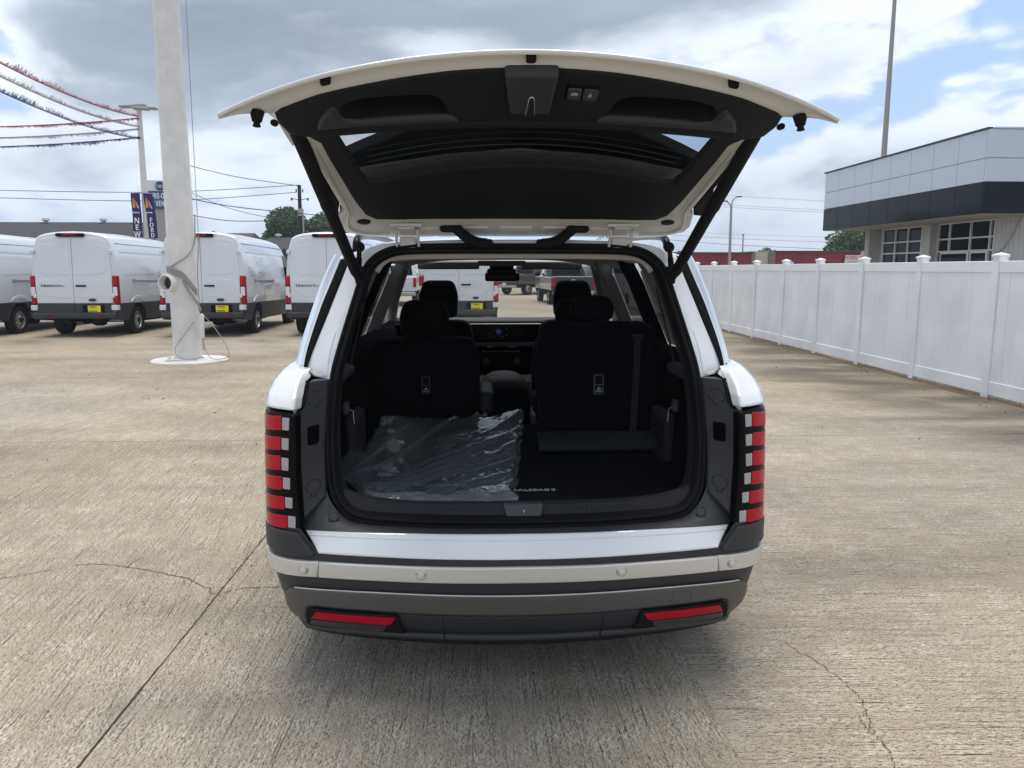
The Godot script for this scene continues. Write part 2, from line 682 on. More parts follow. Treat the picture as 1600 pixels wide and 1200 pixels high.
# ---------------------------------------------------------------- setting
func concrete_texture() -> Array:
	var n := 1024
	var speck := FastNoiseLite.new()
	speck.seed = 2
	speck.frequency = 0.17
	speck.fractal_octaves = 4
	speck.fractal_gain = 0.7
	var blotch := FastNoiseLite.new()
	blotch.seed = 9
	blotch.frequency = 0.009
	blotch.fractal_octaves = 4
	var broom := FastNoiseLite.new()
	broom.seed = 4
	broom.frequency = 0.2
	broom.fractal_octaves = 4
	broom.fractal_gain = 0.65
	var dash := FastNoiseLite.new()
	dash.seed = 6
	dash.frequency = 0.16
	dash.fractal_octaves = 3
	dash.fractal_gain = 0.7
	var a := speck.get_seamless_image(n, n).get_data()
	var b := blotch.get_seamless_image(n, n).get_data()
	var bi := broom.get_seamless_image(n, n)
	bi.resize(n / 90, n, Image.INTERPOLATE_BILINEAR)
	bi.resize(n, n, Image.INTERPOLATE_CUBIC)
	var st := bi.get_data()
	var di := dash.get_seamless_image(n, n)
	di.resize(n / 7, n, Image.INTERPOLATE_BILINEAR)
	di.resize(n, n, Image.INTERPOLATE_CUBIC)
	var da := di.get_data()
	var col := PackedByteArray()
	col.resize(n * n * 3)
	var hgt := PackedByteArray()
	hgt.resize(n * n)
	for i in n * n:
		var s := a[i] / 255.0 - 0.5
		var l := st[i] / 255.0 - 0.5
		var q := da[i] / 255.0 - 0.5
		var z := b[i] / 255.0 - 0.5
		var amp := 1.0 + 1.6 * z
		var groove := minf(0.0, l + 0.05)
		var t := 0.79 + s * 0.34 + q * 0.43 * amp + groove * 1.15 * amp + minf(0.0, q + s + 0.16) * 0.9 + z * 0.10
		t = clampf(t, 0.14, 1.0)
		col[i * 3] = int(255 * clampf(t * 0.982, 0, 1))
		col[i * 3 + 1] = int(255 * clampf(t * (0.933 + z * 0.02), 0, 1))
		col[i * 3 + 2] = int(255 * clampf(t * (0.852 - s * 0.03 + z * 0.05), 0, 1))
		hgt[i] = int(255 * clampf(0.62 + s * 0.4 + q * 0.5 + groove * 1.0, 0, 1))
	var ci := Image.create_from_data(n, n, false, Image.FORMAT_RGB8, col)
	var hi := Image.create_from_data(n, n, false, Image.FORMAT_L8, hgt)
	return [ImageTexture.create_from_image(ci), ImageTexture.create_from_image(hi)]

func make_ground() -> void:
	var t := concrete_texture()
	var m := mat("concrete", Color(0.94, 0.935, 0.93), 0.88)
	m.albedo_texture = t[0]
	m.heightmap_enabled = true
	m.heightmap_texture = t[1]
	m.heightmap_scale = 0.08
	m.vertex_color_use_as_albedo = true
	var base := mat("dust", lin(0.09, 0.08, 0.065), 0.95)
	var g := Shape.new()
	g.flat(Vector3(-420, -0.035, 60), Vector3(420, -0.035, 60), Vector3(420, -0.035, -600), Vector3(-420, -0.035, -600), Vector3.UP)
	var go := put(g, "ground", "dust")
	go.set_meta("kind", "structure")
	var lot := Node3D.new()
	lot.name = "concrete_lot"
	add_child(lot)
	lot.set_meta("kind", "structure")
	var n1 := FastNoiseLite.new()
	n1.seed = 21
	n1.frequency = 0.22
	n1.fractal_octaves = 5
	var n2 := FastNoiseLite.new()
	n2.seed = 22
	n2.frequency = 1.1
	n2.fractal_octaves = 4
	var xs := [-60.0, -42.0, -33.0, -24.0, -19.5, -15.0, -10.5, -1.5, 0.72, 6.22, 12.0, 24.0, 44.0]
	var zs := [6.1, 1.6, -7.4, -11.9, -16.4, -20.9, -25.4, -29.9, -38.9, -47.9, -62.0, -90.0]
	for i in xs.size() - 1:
		for j in zs.size() - 1:
			var x0: float = xs[i] + 0.002
			var x1: float = xs[i + 1] - 0.002
			var z1: float = zs[j] - 0.004
			var z0: float = zs[j + 1] + 0.004
			if xs[i] == 0.72:
				x0 -= 0.0015
			if xs[i + 1] == 0.72:
				x1 += 0.0015
			rng.seed = 1000 + i * 37 + j
			var dir := 0.0 if rng.randf() < 0.5 else PI / 2
			if j == 1:
				dir = 0.0 if i >= 8 else PI / 2
				if i < 7:
					dir = PI / 2 + 0.13
			dir += rng.randf_range(-0.04, 0.04)
			var tone := rng.randf_range(0.97, 1.03)
			var off := Vector2(rng.randf(), rng.randf())
			var step := 0.28 if (absf((x0 + x1) * 0.5) < 9.0 and z0 > -17.0) else (0.75 if z0 > -30.0 else 3.0)
			var nx := ceili((x1 - x0) / step)
			var nz := ceili((z1 - z0) / step)
			var s := Shape.new()
			var P := []
			for a in nx + 1:
				for b in nz + 1:
					var x := lerpf(x0, x1, float(a) / nx)
					var z := lerpf(z0, z1, float(b) / nz)
					var k := tone * (1.0 + 0.30 * n1.get_noise_2d(x, z * 1.2) + 0.30 * n2.get_noise_2d(x * 0.45, z * 1.3))
					# tyre-darkened lane along the fence and drip stains
					var lane := smoothstep(3.6, 5.3, x + 0.7 * n1.get_noise_2d(z * 0.8, 50.0) + 0.5 * n2.get_noise_2d(x * 0.3, z * 1.2)) * smoothstep(-4.0, -7.5, z) * smoothstep(-60.0, -30.0, z)
					k *= 1.0 - lane * clampf(0.50 + 0.9 * n2.get_noise_2d(x * 0.35 + 40.0, z * 1.1), 0.12, 0.66)
					var drip := exp(-(pow((x - 0.1) / 0.8, 2.0) + pow((z + 2.75) / 0.42, 2.0)))
					k *= 1.0 - 0.16 * drip
					var row := exp(-pow((z + 17.6) / 1.0, 2.0)) * (1.0 if x < 1.5 else 0.0)
					k *= 1.0 - row * clampf(0.10 + 0.6 * n2.get_noise_2d(x * 0.6, z), 0.0, 0.4)
					var warm := clampf(n1.get_noise_2d(x * 0.5 - 70.0, z * 0.5) + 0.30 + smoothstep(-5.0, -14.0, z) * 0.25, 0.0, 0.8)
					k *= 0.70
					P.append([Vector3(x, 0, z), Color(k * (1.0 + 0.05 * warm), k * (1.0 - 0.01 * warm), k * (1.0 - 0.13 * warm))])
			for a in nx:
				for b in nz:
					var q := [P[a * (nz + 1) + b], P[(a + 1) * (nz + 1) + b], P[(a + 1) * (nz + 1) + b + 1], P[a * (nz + 1) + b + 1]]
					for w in [0, 1, 2, 0, 2, 3]:
						s.v.append(q[w][0])
						s.n.append(Vector3.UP)
						s.c.append(q[w][1])
						var u := Vector2(q[w][0].x, q[w][0].z).rotated(dir) / 1.9 + off
						s.uv.append(u)
			for e in [[Vector3(x0, 0, z0), Vector3(x1, 0, z0), Vector3.FORWARD], [Vector3(x0, 0, z1), Vector3(x1, 0, z1), Vector3.BACK], [Vector3(x0, 0, z0), Vector3(x0, 0, z1), Vector3.LEFT], [Vector3(x1, 0, z0), Vector3(x1, 0, z1), Vector3.RIGHT]]:
				var before := s.v.size()
				var dn := Vector3(0, -0.034, 0)
				s.flat(e[0], e[1], e[1] + dn, e[0] + dn, e[2])
				for w in s.v.size() - before:
					s.c.append(Color(0.4, 0.4, 0.4))
					s.uv.append(Vector2(0.3, 0.3))
			put(s, "slab", "concrete", lot)
	# cracks run across the slabs as thin open lines
	var lines := [
		[Vector2(-2.46, -4.20), Vector2(-2.32, -4.23), Vector2(-2.13, -4.17), Vector2(-1.98, -4.12), Vector2(-1.80, -4.03), Vector2(-1.70, -3.98), Vector2(-1.62, -3.89), Vector2(-1.565, -3.86), Vector2(-1.54, -3.80), Vector2(-1.50, -3.80)],
		[Vector2(-2.46, -4.20), Vector2(-2.85, -3.98), Vector2(-3.10, -3.96)],
		[Vector2(-2.13, -4.17), Vector2(-2.12, -4.26), Vector2(-2.09, -4.33)],
		[Vector2(-1.495, -3.80), Vector2(-1.38, -3.86), Vector2(-1.25, -3.86), Vector2(-1.1, -3.92)],
		[Vector2(1.19, -3.19), Vector2(1.235, -3.07), Vector2(1.28, -2.96), Vector2(1.31, -2.80), Vector2(1.315, -2.70), Vector2(1.28, -2.58), Vector2(1.255, -2.48), Vector2(1.25, -2.36), Vector2(1.20, -2.2), Vector2(1.22, -1.9)],
		[Vector2(-1.501, -0.8), Vector2(-1.498, -2.0), Vector2(-1.503, -2.6), Vector2(-1.499, -3.3), Vector2(-1.502, -3.8), Vector2(-1.499, -4.4), Vector2(-1.501, -5.6), Vector2(-1.5, -7.4)],
		[Vector2(1.28, -2.62), Vector2(1.245, -2.56), Vector2(1.25, -2.48)],
	]
	rng.seed = 5
	for L in lines:
		var pts := smooth(L, 9 if L.size() != 8 else 26)
		var s := Shape.new()
		var prev := []
		for i in pts.size():
			var p: Vector2 = pts[i]
			var d: Vector2 = (pts[mini(i + 1, pts.size() - 1)] - pts[maxi(i - 1, 0)]).normalized()
			var w := rng.randf_range(0.0010, 0.0032) * (1.2 if L.size() == 8 else (0.6 if L[0].x > 1.0 else 1.0)) * (0.4 if i < 3 or i > pts.size() - 4 else 1.0)
			p += Vector2(-d.y, d.x) * rng.randf_range(-0.008, 0.008) * (0.25 if L.size() == 8 else 1.0)
			var a := Vector3(p.x - d.y * w, 0.0035, p.y + d.x * w)
			var b := Vector3(p.x + d.y * w, 0.0035, p.y - d.x * w)
			if prev:
				s.flat(prev[0], a, b, prev[1], Vector3.UP)
			prev = [a, b]
		put(s, "crack", "joint_dark", lot)
	var tool_line := Shape.new()
	box(tool_line, Vector3(1.8, 0.002, -2.72), Vector3(2.1, 0.003, 0.003), Basis(Vector3.UP, 0.03))
	# grit, leaf scraps and small stones lying about
	var grit := Shape.new()
	rng.seed = 88
	for i in 330:
		var z := -2.0 - pow(rng.randf(), 1.6) * 17.0
		var x := rng.randf_range(-7.0, 6.1)
		if rng.randf() < 0.35:
			x = 6.12 - absf(rng.randfn(0, 0.16))
		var r := rng.randf_range(0.002, 0.006) * (1.0 if z > -6 else 1.8)
		var bs := Basis.from_euler(Vector3(rng.randf() * 0.6, rng.randf() * TAU, rng.randf() * 0.6))
		box(grit, Vector3(x, r * 0.4, z), Vector3(r * rng.randf_range(1, 3.2), r * 0.8, r * rng.randf_range(1, 2)), bs)
	# soil and leaf litter gathered along the foot of the fence
	var soil := Shape.new()
	var prev2 := []
	for k in 260:
		var z := -3.0 - k * 0.11
		var w := 0.02 + 0.04 * absf(n2.get_noise_2d(z * 2.0, 7.0)) + 0.09 * maxf(0.0, n1.get_noise_2d(z * 1.4, 2.0))
		var hgt2 := 0.012 + 0.035 * absf(n2.get_noise_2d(z * 3.0, 17.0))
		var q := [Vector3(6.215 + 0.12 - w * 1.4, 0.001, z), Vector3(6.36 - w * 0.3, hgt2, z), Vector3(6.44, 0.001, z)]
		if prev2:
			for e in 2:
				soil.flat(prev2[e], q[e], q[e + 1], prev2[e + 1], Vector3.UP)
		prev2 = q
	for k in 150:
		var z := -4.0 - rng.randf() * 18.0
		if k % 3 > 0:
			z = -4.0 - 1.72 * floorf(rng.randf() * 11.0) + rng.randf_range(-0.4, 0.4)
		var p := Vector3(6.345 + rng.randf_range(-0.04, 0.02), 0.01, z)
		var tip := p + Vector3(rng.randf_range(-0.05, 0.02), rng.randf_range(0.02, 0.085), rng.randf_range(-0.05, 0.05))
		soil.flat(p + Vector3(0, 0, 0.006), p - Vector3(0, 0, 0.006), tip, tip, Vector3(-1, 0, 0.3))
	var so := put(soil, "leaf_litter", "debris")
	so.set_meta("kind", "stuff")
	tag(so, "brown soil and leaf litter gathered along the foot of the white fence", "leaf litter")
	var go2 := put(grit, "grit", "debris")
	go2.set_meta("kind", "stuff")
	tag(go2, "scattered grit and leaf scraps lying on the concrete lot", "grit")

func make_fence() -> void:
	var f := thing("vinyl_fence", "long white vinyl privacy fence along the concrete lot below the white building", "fence", Vector3(6.4, 0, -15))
	var zs := []
	for k in 20:
		zs.append(-0.95 - k * 1.72)
	rng.seed = 9
	var cap := Shape.new()
	rbox(cap, Vector3(0, 0.0, 0), Vector3(0.15, 0.03, 0.15), 0.006)
	for q in 4:
		var b := Basis(Vector3.UP, q * PI / 2)
		cap.tri(b * Vector3(-0.073, 0.0145, 0.073), b * Vector3(0.073, 0.0145, 0.073), Vector3(0, 0.045, 0), b * Vector3(0, 0.85, 0.5), b * Vector3(0, 0.85, 0.5), b * Vector3(0, 0.85, 0.5))
	var post := Shape.new()
	rbox(post, Vector3(0, 0.90, 0), Vector3(0.122, 1.80, 0.128), 0.006)
	var rail := Shape.new()
	rbox(rail, Vector3.ZERO, Vector3(0.10, 0.145, 1.592), 0.008)
	var low := Shape.new()
	rbox(low, Vector3.ZERO, Vector3(0.10, 0.175, 1.592), 0.008)
	var board := Shape.new()
	rbox(board, Vector3.ZERO, Vector3(0.07, 1.40, 0.1988), 0.002)
	var pm := post.mesh()
	var cm := cap.mesh()
	var rm := rail.mesh()
	var lm := low.mesh()
	var bm := board.mesh()
	for k in zs.size():
		var z: float = zs[k]
		var p := bit(pm, "post", "vinyl", f, Vector3(6.4, 0, z) - f.position)
		p.rotation = Vector3(rng.randf_range(-0.006, 0.006), 0, rng.randf_range(-0.008, 0.008))
		bit(cm, "post_cap", "vinyl", p, Vector3(0, 1.812, 0))
		if k == zs.size() - 1:
			break
		var zc := z - 0.86
		bit(rm, "top_rail", "vinyl", f, Vector3(6.4, 1.675, zc) - f.position)
		bit(lm, "bottom_rail", "vinyl", f, Vector3(6.4, 0.135, zc) - f.position)
		for q in 8:
			bit(bm, "board", "vinyl", f, Vector3(6.4 + rng.randf_range(-0.002, 0.002), 0.915, z - 0.064 - 0.0995 - q * 0.199) - f.position)

func bit(m: Mesh, called: String, material: String, parent: Node3D, at: Vector3) -> MeshInstance3D:
	var o := MeshInstance3D.new()
	o.name = called
	o.mesh = m
	o.material_override = M[material]
	parent.add_child(o, true)
	o.position = at
	return o

func make_white_building() -> void:
	var b := thing("showroom_building", "single storey showroom with white panel fascia over a glossy black band, behind the white fence", "building", Vector3(18, 0, -26))
	var X := 13.5
	var zc := -20.9
	var zf := -30.72
	# fascia panels along the side that runs away, in two rows, and the black band below
	var rows := [[4.615, 5.36, "panel_white", 0.0], [3.99, 4.603, "panel_white", 0.0], [3.15, 3.975, "panel_black", 0.0]]
	var n := 8
	for r in rows:
		for k in n:
			var z0 := lerpf(zc, zf, float(k) / n)
			var z1 := lerpf(zc, zf, float(k + 1) / n)
			var s := Shape.new()
			rbox(s, Vector3(X + 0.03, (r[0] + r[1]) / 2, (z0 + z1) / 2), Vector3(0.06, r[1] - r[0], absf(z1 - z0) - 0.014), 0.006)
			put(s, "fascia_panel", r[2], b)
		for k in 7:
			var x0 := X + 0.0 + k * 2.4
			var s := Shape.new()
			rbox(s, Vector3(x0 + 1.2 - 0.004, (r[0] + r[1]) / 2, zc + 0.03), Vector3(2.386, r[1] - r[0], 0.06), 0.006)
			put(s, "fascia_panel", r[2], b)
	var core := Shape.new()
	box(core, Vector3(X + 8.5, 4.25, (zc + zf) / 2 - 0.02), Vector3(16.85, 2.16, absf(zf - zc) - 0.05))
	put(core, "fascia_core", "seam", b)
	var coping := Shape.new()
	box(coping, Vector3(X + 0.03, 5.39, (zc + zf) / 2), Vector3(0.14, 0.045, absf(zf - zc) + 0.12))
	put(coping, "coping", "wall_dark", b)
	var coping2 := Shape.new()
	box(coping2, Vector3(X + 8.6, 5.39, zc + 0.03), Vector3(16.9, 0.045, 0.13))
	put(coping2, "coping", "panel_white", b)
	var sof := Shape.new()
	box(sof, Vector3(X + 8.5, 3.155, (zc + zf) / 2), Vector3(16.9, 0.03, absf(zf - zc) - 0.1))
	put(sof, "soffit", "stucco", b)
	# walls under the overhang
	var W := 15.2
	var wall := Shape.new()
	box(wall, Vector3(W + 0.35, 1.0, -27.4), Vector3(0.3, 2.0, 5.2))
	box(wall, Vector3(W + 0.30, 1.57, -29.55), Vector3(0.3, 3.12, 0.62))
	box(wall, Vector3(W + 0.35, 0.95, -24.2), Vector3(0.3, 1.9, 3.1))
	put(wall, "wall", "stucco", b)
	var room := Shape.new()
	box(room, Vector3(W + 2.6, 1.55, -26.4), Vector3(4.0, 3.1, 7.4))
	put(room, "inner_room", "seam", b)
	for c in [[-25.85, 0.5], [-29.86, 0.32]]:
		var s := Shape.new()
		rbox(s, Vector3(W - 0.05, 1.57, c[0]), Vector3(0.5, 3.13, c[1]), 0.02)
		put(s, "column", "stucco", b)
	# corrugated sheet wall at the corner
	var cw := Shape.new()
	var prev := []
	for k in 140:
		var u := k * 0.05
		var d := 0.022 * sin(u * TAU / 0.2)
		var x := W - 0.1 + minf(u, 0.0) + (0.0 if u < 1.45 else u - 1.45)
		var z := -22.62 + minf(u, 1.45)
		var p := Vector3(x + (d if u < 1.45 else 0.0), 0, z + (0.0 if u < 1.45 else d))
		if prev:
			cw.flat(prev[0], p, p + Vector3(0, 3.14, 0), prev[0] + Vector3(0, 3.14, 0), Vector3(-1, 0, 0.4))
		prev = [p]
	put(cw, "corrugated_wall", "corrugated", b)
	var cable := Shape.new()
	tube(cable, smooth([Vector3(W - 0.15, 2.05, -22.5), Vector3(W - 0.16, 2.25, -22.1), Vector3(W - 0.15, 2.7, -21.7), Vector3(W - 0.15, 3.1, -21.5)], 6), 0.015, 6)
	put(cable, "cable", "galvanised", b)
	# two glazed fronts: frame, panes
	for win in [[-29.15, -26.12, 4, 3, 0.72], [-25.58, -22.72, 4, 3, 1.25]]:
		var fr := Shape.new()
		var z0: float = win[0]
		var z1: float = win[1]
		var cols := [0.0, 0.29, 0.57, 0.86, 1.0] if win[4] < 1.0 else [0.0, 0.22, 0.60, 0.93, 1.0]
		var ys := [3.12, 2.62, 2.22, 1.8]
		for q in cols:
			box(fr, Vector3(W, 2.46, lerpf(z0, z1, q)), Vector3(0.09, 1.32, 0.055))
		for y in ys:
			box(fr, Vector3(W - 0.004, y - 0.01, (z0 + z1) / 2), Vector3(0.085, 0.05, absf(z1 - z0) + 0.05))
		var w := put(fr, "window", "window_frame", b)
		for i in 4:
			for j in 3:
				var ps := Shape.new()
				box(ps, Vector3(W + 0.02, (ys[j] + ys[j + 1]) / 2 - 0.01, lerpf(z0, z1, (cols[i] + cols[i + 1]) / 2)), Vector3(0.012, ys[j] - ys[j + 1] - 0.05, (z1 - z0) * (cols[i + 1] - cols[i]) - 0.055))
				put(ps, "pane", "dark_glass", w)
	var dr := Shape.new()
	box(dr, Vector3(W - 0.06, 1.9, -24.55), Vector3(0.06, 0.6, 1.5))
	box(dr, Vector3(W - 0.06, 1.9, -23.3), Vector3(0.06, 0.6, 0.85))
	var d := put(dr, "door_head", "window_frame", b)
	var dp := Shape.new()
	box(dp, Vector3(W - 0.1, 1.85, -24.55), Vector3(0.03, 0.55, 1.3))
	box(dp, Vector3(W - 0.1, 1.85, -23.3), Vector3(0.03, 0.55, 0.65))
	put(dp, "pane", "dark_glass", d)
	var bird := Shape.new()
	rbox(bird, Vector3(14.75, 5.47, zc), Vector3(0.10, 0.09, 0.18), 0.04)
	tube(bird, [Vector3(14.75, 5.48, zc), Vector3(14.66, 5.58, zc)], [0.035, 0.01], 6)
	put(bird, "roof_vent", "seam", b)

func leafy(seed_: int, lumps: Array, count: int, size: float) -> Array:
	var r := RandomNumberGenerator.new()
	r.seed = seed_
	var out := [Shape.new(), Shape.new(), Shape.new()]
	for i in count:
		var L: Array = lumps[r.randi() % lumps.size()]
		var d := Vector3(r.randfn(), r.randfn(), r.randfn()).normalized() * pow(r.randf(), 0.4)
		var p: Vector3 = L[0] + Vector3(d.x * L[1].x, d.y * L[1].y, d.z * L[1].z)
		var a := Vector3(r.randfn(), r.randfn(), r.randfn()).normalized()
		var b := a.cross(Vector3(r.randfn(), r.randfn(), r.randfn())).normalized()
		var q := size * r.randf_range(0.5, 1.3)
		var k: int = clampi(int(r.randf() * 3.0), 0, 2)
		var nn := a.cross(b).normalized()
		if nn.y < 0:
			nn = -nn
		out[k].quad(p - a * q, p + b * q * 0.55, p + a * q, p - b * q * 0.55, nn, nn, nn, nn)
	return out

func tree(called: String, label: String, at: Vector3, height: float, spread: float, count: int, seed_: int, leaf := 0.22, base_h := 0.35, sparse := false) -> void:
	var t := thing(called, label, "tree", at)
	var r := RandomNumberGenerator.new()
	r.seed = seed_
	var tr := Shape.new()
	tube(tr, [at, at + Vector3(0.1, height * 0.3, 0), at + Vector3(0.0, height * 0.75, 0.1)], [height * 0.035, height * 0.028, height * 0.01], 8)
	var lumps := []
	for k in (9 if not sparse else 12):
		var a := r.randf() * TAU
		var q := sqrt(r.randf()) * spread * 0.66
		var y := lerpf(base_h, 0.86, r.randf()) * height
		y = minf(y, height * (0.92 - 0.3 * q / spread))
		var c := at + Vector3(cos(a) * q, y, sin(a) * q)
		var rad := spread * (r.randf_range(0.30, 0.46) if not sparse else r.randf_range(0.14, 0.26))
		lumps.append([c, Vector3(rad, rad * 0.75, rad)])
		tube(tr, smooth([at + Vector3(0, height * r.randf_range(0.25, 0.45), 0), at.lerp(c, 0.5) + Vector3(0, height * 0.28, 0), c], 4), [height * 0.016, height * 0.014, height * 0.013, height * 0.012, height * 0.010, height * 0.009, height * 0.008, height * 0.006, height * 0.004], 5)
	put(tr, "trunk", "bark", t)
	var sh := leafy(seed_, lumps, count, leaf)
	for k in 3:
		put(sh[k], "crown", "leaf%d" % k, t)

func wire(pts: Array, label: String, r := 0.02, group := "power lines") -> void:
	var s := Shape.new()
	tube(s, smooth(pts, 8), r, 5)
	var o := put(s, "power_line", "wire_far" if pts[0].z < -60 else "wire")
	tag(o, label, "power line", group)

func roof_house(called: String, label: String, x0: float, x1: float, z: float, wall_h: float, ridge: float, depth: float, roof: String, vents: Array) -> void:
	var b := thing(called, label, "building", Vector3((x0 + x1) / 2, 0, z))
	var w := Shape.new()
	box(w, Vector3((x0 + x1) / 2, wall_h / 2, z - depth / 2), Vector3(x1 - x0 - 0.8, wall_h, depth - 0.8))
	put(w, "wall", "wall_dark", b)
	var r := Shape.new()
	var zm := z - depth / 2
	var A := [Vector3(x0, wall_h, z), Vector3(x1, wall_h, z), Vector3(x1 - 0.4, ridge, zm), Vector3(x0 + 0.4, ridge, zm), Vector3(x0, wall_h, z - depth), Vector3(x1, wall_h, z - depth)]
	r.flat(A[0], A[1], A[2], A[3], Vector3(0, 1, 1))
	r.flat(A[4], A[5], A[2], A[3], Vector3(0, 1, -1))
	r.flat(A[0], A[3], A[4], A[4], Vector3(-1, 0, 0))
	r.flat(A[1], A[2], A[5], A[5], Vector3(1, 0, 0))
	box(r, Vector3((x0 + x1) / 2, wall_h - 0.09, z + 0.02), Vector3(x1 - x0, 0.18, 0.05))
	var ro := put(r, "roof", roof, b)
	for v in vents:
		var s := Shape.new()
		lathe(s, [Vector2(0.16, -0.3), Vector2(0.16, 0.16), Vector2(0.32, 0.18), Vector2(0.22, 0.34), Vector2(0, 0.36)], 12, Transform3D(Basis.IDENTITY, Vector3(v, ridge - 0.05, zm)))
		put(s, "roof_vent", "galvanised", ro)

func make_backdrop() -> void:
	roof_house("long_building", "long low building with dark grey shingle roof behind the white vans", -66.0, -24.6, -58.0, 3.55, 5.25, 9.0, "roof_shingle", [-34.0, -29.6])
	roof_house("hip_house", "brown roofed house just right of the flagpole behind the vans", -22.6, -18.0, -60.0, 3.4, 4.5, 8.0, "brown_roof", [])
	roof_house("low_house", "small grey roofed house between the flagpole and the round tree", -18.0, -14.6, -62.0, 3.2, 4.22, 7.0, "roof_shingle", [-16.9])
	tree("round_tree", "large round dark green tree behind the utility pole", Vector3(-15.7, 0, -70), 7.5, 4.6, 22000, 4, 0.17, 0.25)
	tree("sparse_tree", "thin leafed tree peeking over the brown house roof", Vector3(-24.2, 0, -70), 6.0, 2.4, 2200, 6, 0.15, 0.4, true)
	tree("sign_tree", "green tree partly hidden behind the blue dealer sign", Vector3(-28.0, 0, -72), 6.1, 1.6, 2600, 7, 0.16, 0.4)
	tree("spreading_tree", "broad green tree under the white building's overhang", Vector3(31.2, 0, -63), 4.85, 4.6, 20000, 8, 0.15, 0.3)
	tree("roof_shrub_tree", "tiny tree top showing above the left end of the red building", Vector3(19.2, 0, -75), 3.7, 0.9, 900, 9, 0.12, 0.5)
	tree("far_tree", "small green tree top over the stone panel of the red building", Vector3(26.5, 0, -72), 3.75, 1.7, 2200, 10, 0.13, 0.5)
	# red store along the street
	var b := thing("red_store", "low red sided store with stone pillars beyond the white fence", "building", Vector3(26, 0, -60))
	var segs := [[13.0, 20.95, "red_siding", 2.86], [22.85, 29.6, "red_siding", 2.98], [30.05, 44.0, "red_siding", 3.05]]
	for q in segs:
		var s := Shape.new()
		box(s, Vector3((q[0] + q[1]) / 2, q[3] / 2, -62.0), Vector3(q[1] - q[0], q[3], 4.0))
		put(s, "wall", "red_siding", b)
		var t := Shape.new()
		box(t, Vector3((q[0] + q[1]) / 2, q[3] + 0.03, -61.9), Vector3(q[1] - q[0] + 0.1, 0.08, 4.3))
		put(t, "coping", "wall_dark", b)
		var ribs := Shape.new()
		for k in int((q[1] - q[0]) / 0.4):
			box(ribs, Vector3(q[0] + 0.2 + k * 0.4, q[3] / 2, -59.985), Vector3(0.05, q[3] - 0.05, 0.03))
		put(ribs, "siding_rib", "red_siding", b).set_meta("kind", "stuff")
	for q in [[20.95, 21.25, "stone", 3.0], [22.35, 22.85, "stone", 3.05], [29.6, 30.05, "beige", 3.02]]:
		var s := Shape.new()
		rbox(s, Vector3((q[0] + q[1]) / 2, q[3] / 2, -61.9), Vector3(q[1] - q[0], q[3], 4.0), 0.02)
		put(s, "pillar", q[2], b)
	var s2 := Shape.new()
	box(s2, Vector3(21.8, 1.47, -62.1), Vector3(1.2, 2.94, 4.0))
	put(s2, "wall", "beige", b)
	var sg := thing("store_sign", "small white sign with red lettering mounted on the red store", "sign", Vector3(28.9, 2.4, -59.85))
	var sb := Shape.new()
	rbox(sb, Vector3(29.0, 2.4, -59.86), Vector3(1.3, 0.62, 0.1), 0.02)
	put(sb, "board", "sign_white", sg)
	words("TOMLU", 0.27, "banner_red", sg, Vector3(29.0, 2.50, -59.80), Vector3.ZERO, "lettering", 1.1, "Droid Serif")
	var bar := Shape.new()
	for k in 8:
		box(bar, Vector3(28.62 + k * 0.11, 2.2, -59.80), Vector3(0.08, 0.05, 0.01))
	put(bar, "small_print", "print_dim", sg)
	var bs := thing("street_sign", "small blue edged white sign over the fence in front of the stone pillar", "sign", Vector3(22.6, 0, -58))
	var bb := Shape.new()
	rbox(bb, Vector3(23.1, 1.98, -58.0), Vector3(0.95, 0.5, 0.05), 0.02)
	put(bb, "board", "sign_blue", bs)
	var bf := Shape.new()
	rbox(bf, Vector3(23.1, 1.96, -57.97), Vector3(0.82, 0.42, 0.02), 0.01)
	put(bf, "face", "sign_white", bs)
	var bp := Shape.new()
	tube(bp, [Vector3(23.1, 0, -58.04), Vector3(23.1, 2.0, -58.04)], 0.04, 6)
	put(bp, "post", "galvanised", bs)
	# street lights and masts
	var l := thing("street_light", "grey double arm street light rising above the red store", "street light", Vector3(19.2, 0, -59))
	var pp := Shape.new()
	tube(pp, [Vector3(18.95, 0, -59), Vector3(18.90, 6.4, -59)], [0.13, 0.085], 10)
	put(pp, "pole", "galvanised", l)
	for sgn in [[-1.0, 0.36, 6.72], [1.0, 0.42, 7.05]]:
		var arm := Shape.new()
		tube(arm, smooth([Vector3(18.90, 6.25, -59), Vector3(18.90 + sgn[0] * 0.10, sgn[2] - 0.25, -59), Vector3(18.90 + sgn[0] * sgn[1], sgn[2], -59)], 5), 0.05, 6)
		put(arm, "arm", "galvanised", l)
		var head := Shape.new()
		rbox(head, Vector3(18.90 + sgn[0] * (sgn[1] + 0.15), sgn[2] + 0.01, -59), Vector3(0.42, 0.09, 0.2), 0.03)
		put(head, "lamp_head", "wall_dark", l)
	var m := Shape.new()
	tube(m, [Vector3(20.5, 0, -60.6), Vector3(20.46, 4.25, -60.6)], [0.07, 0.05], 6)
	rbox(m, Vector3(20.46, 4.3, -60.6), Vector3(0.16, 0.14, 0.16), 0.03)
	tag(put(m, "thin_mast", "galvanised"), "thin grey mast behind the red store beside the street light", "mast")
	var tp := thing("tall_mast", "very tall tapered grey mast rising behind the white building roof", "mast", Vector3(20.65, 0, -40))
	var ts := Shape.new()
	tube(ts, [Vector3(20.6, 0, -40), Vector3(20.6, 24.0, -40)], [0.19, 0.035], 14)
	put(ts, "pole", "galvanised", tp)
	# lattice mast seen through the lifted rear glass
	var la := thing("lattice_mast", "far dark lattice radio mast seen through the lifted rear glass", "mast", Vector3(22.0, 0, -150))
	var ls := Shape.new()
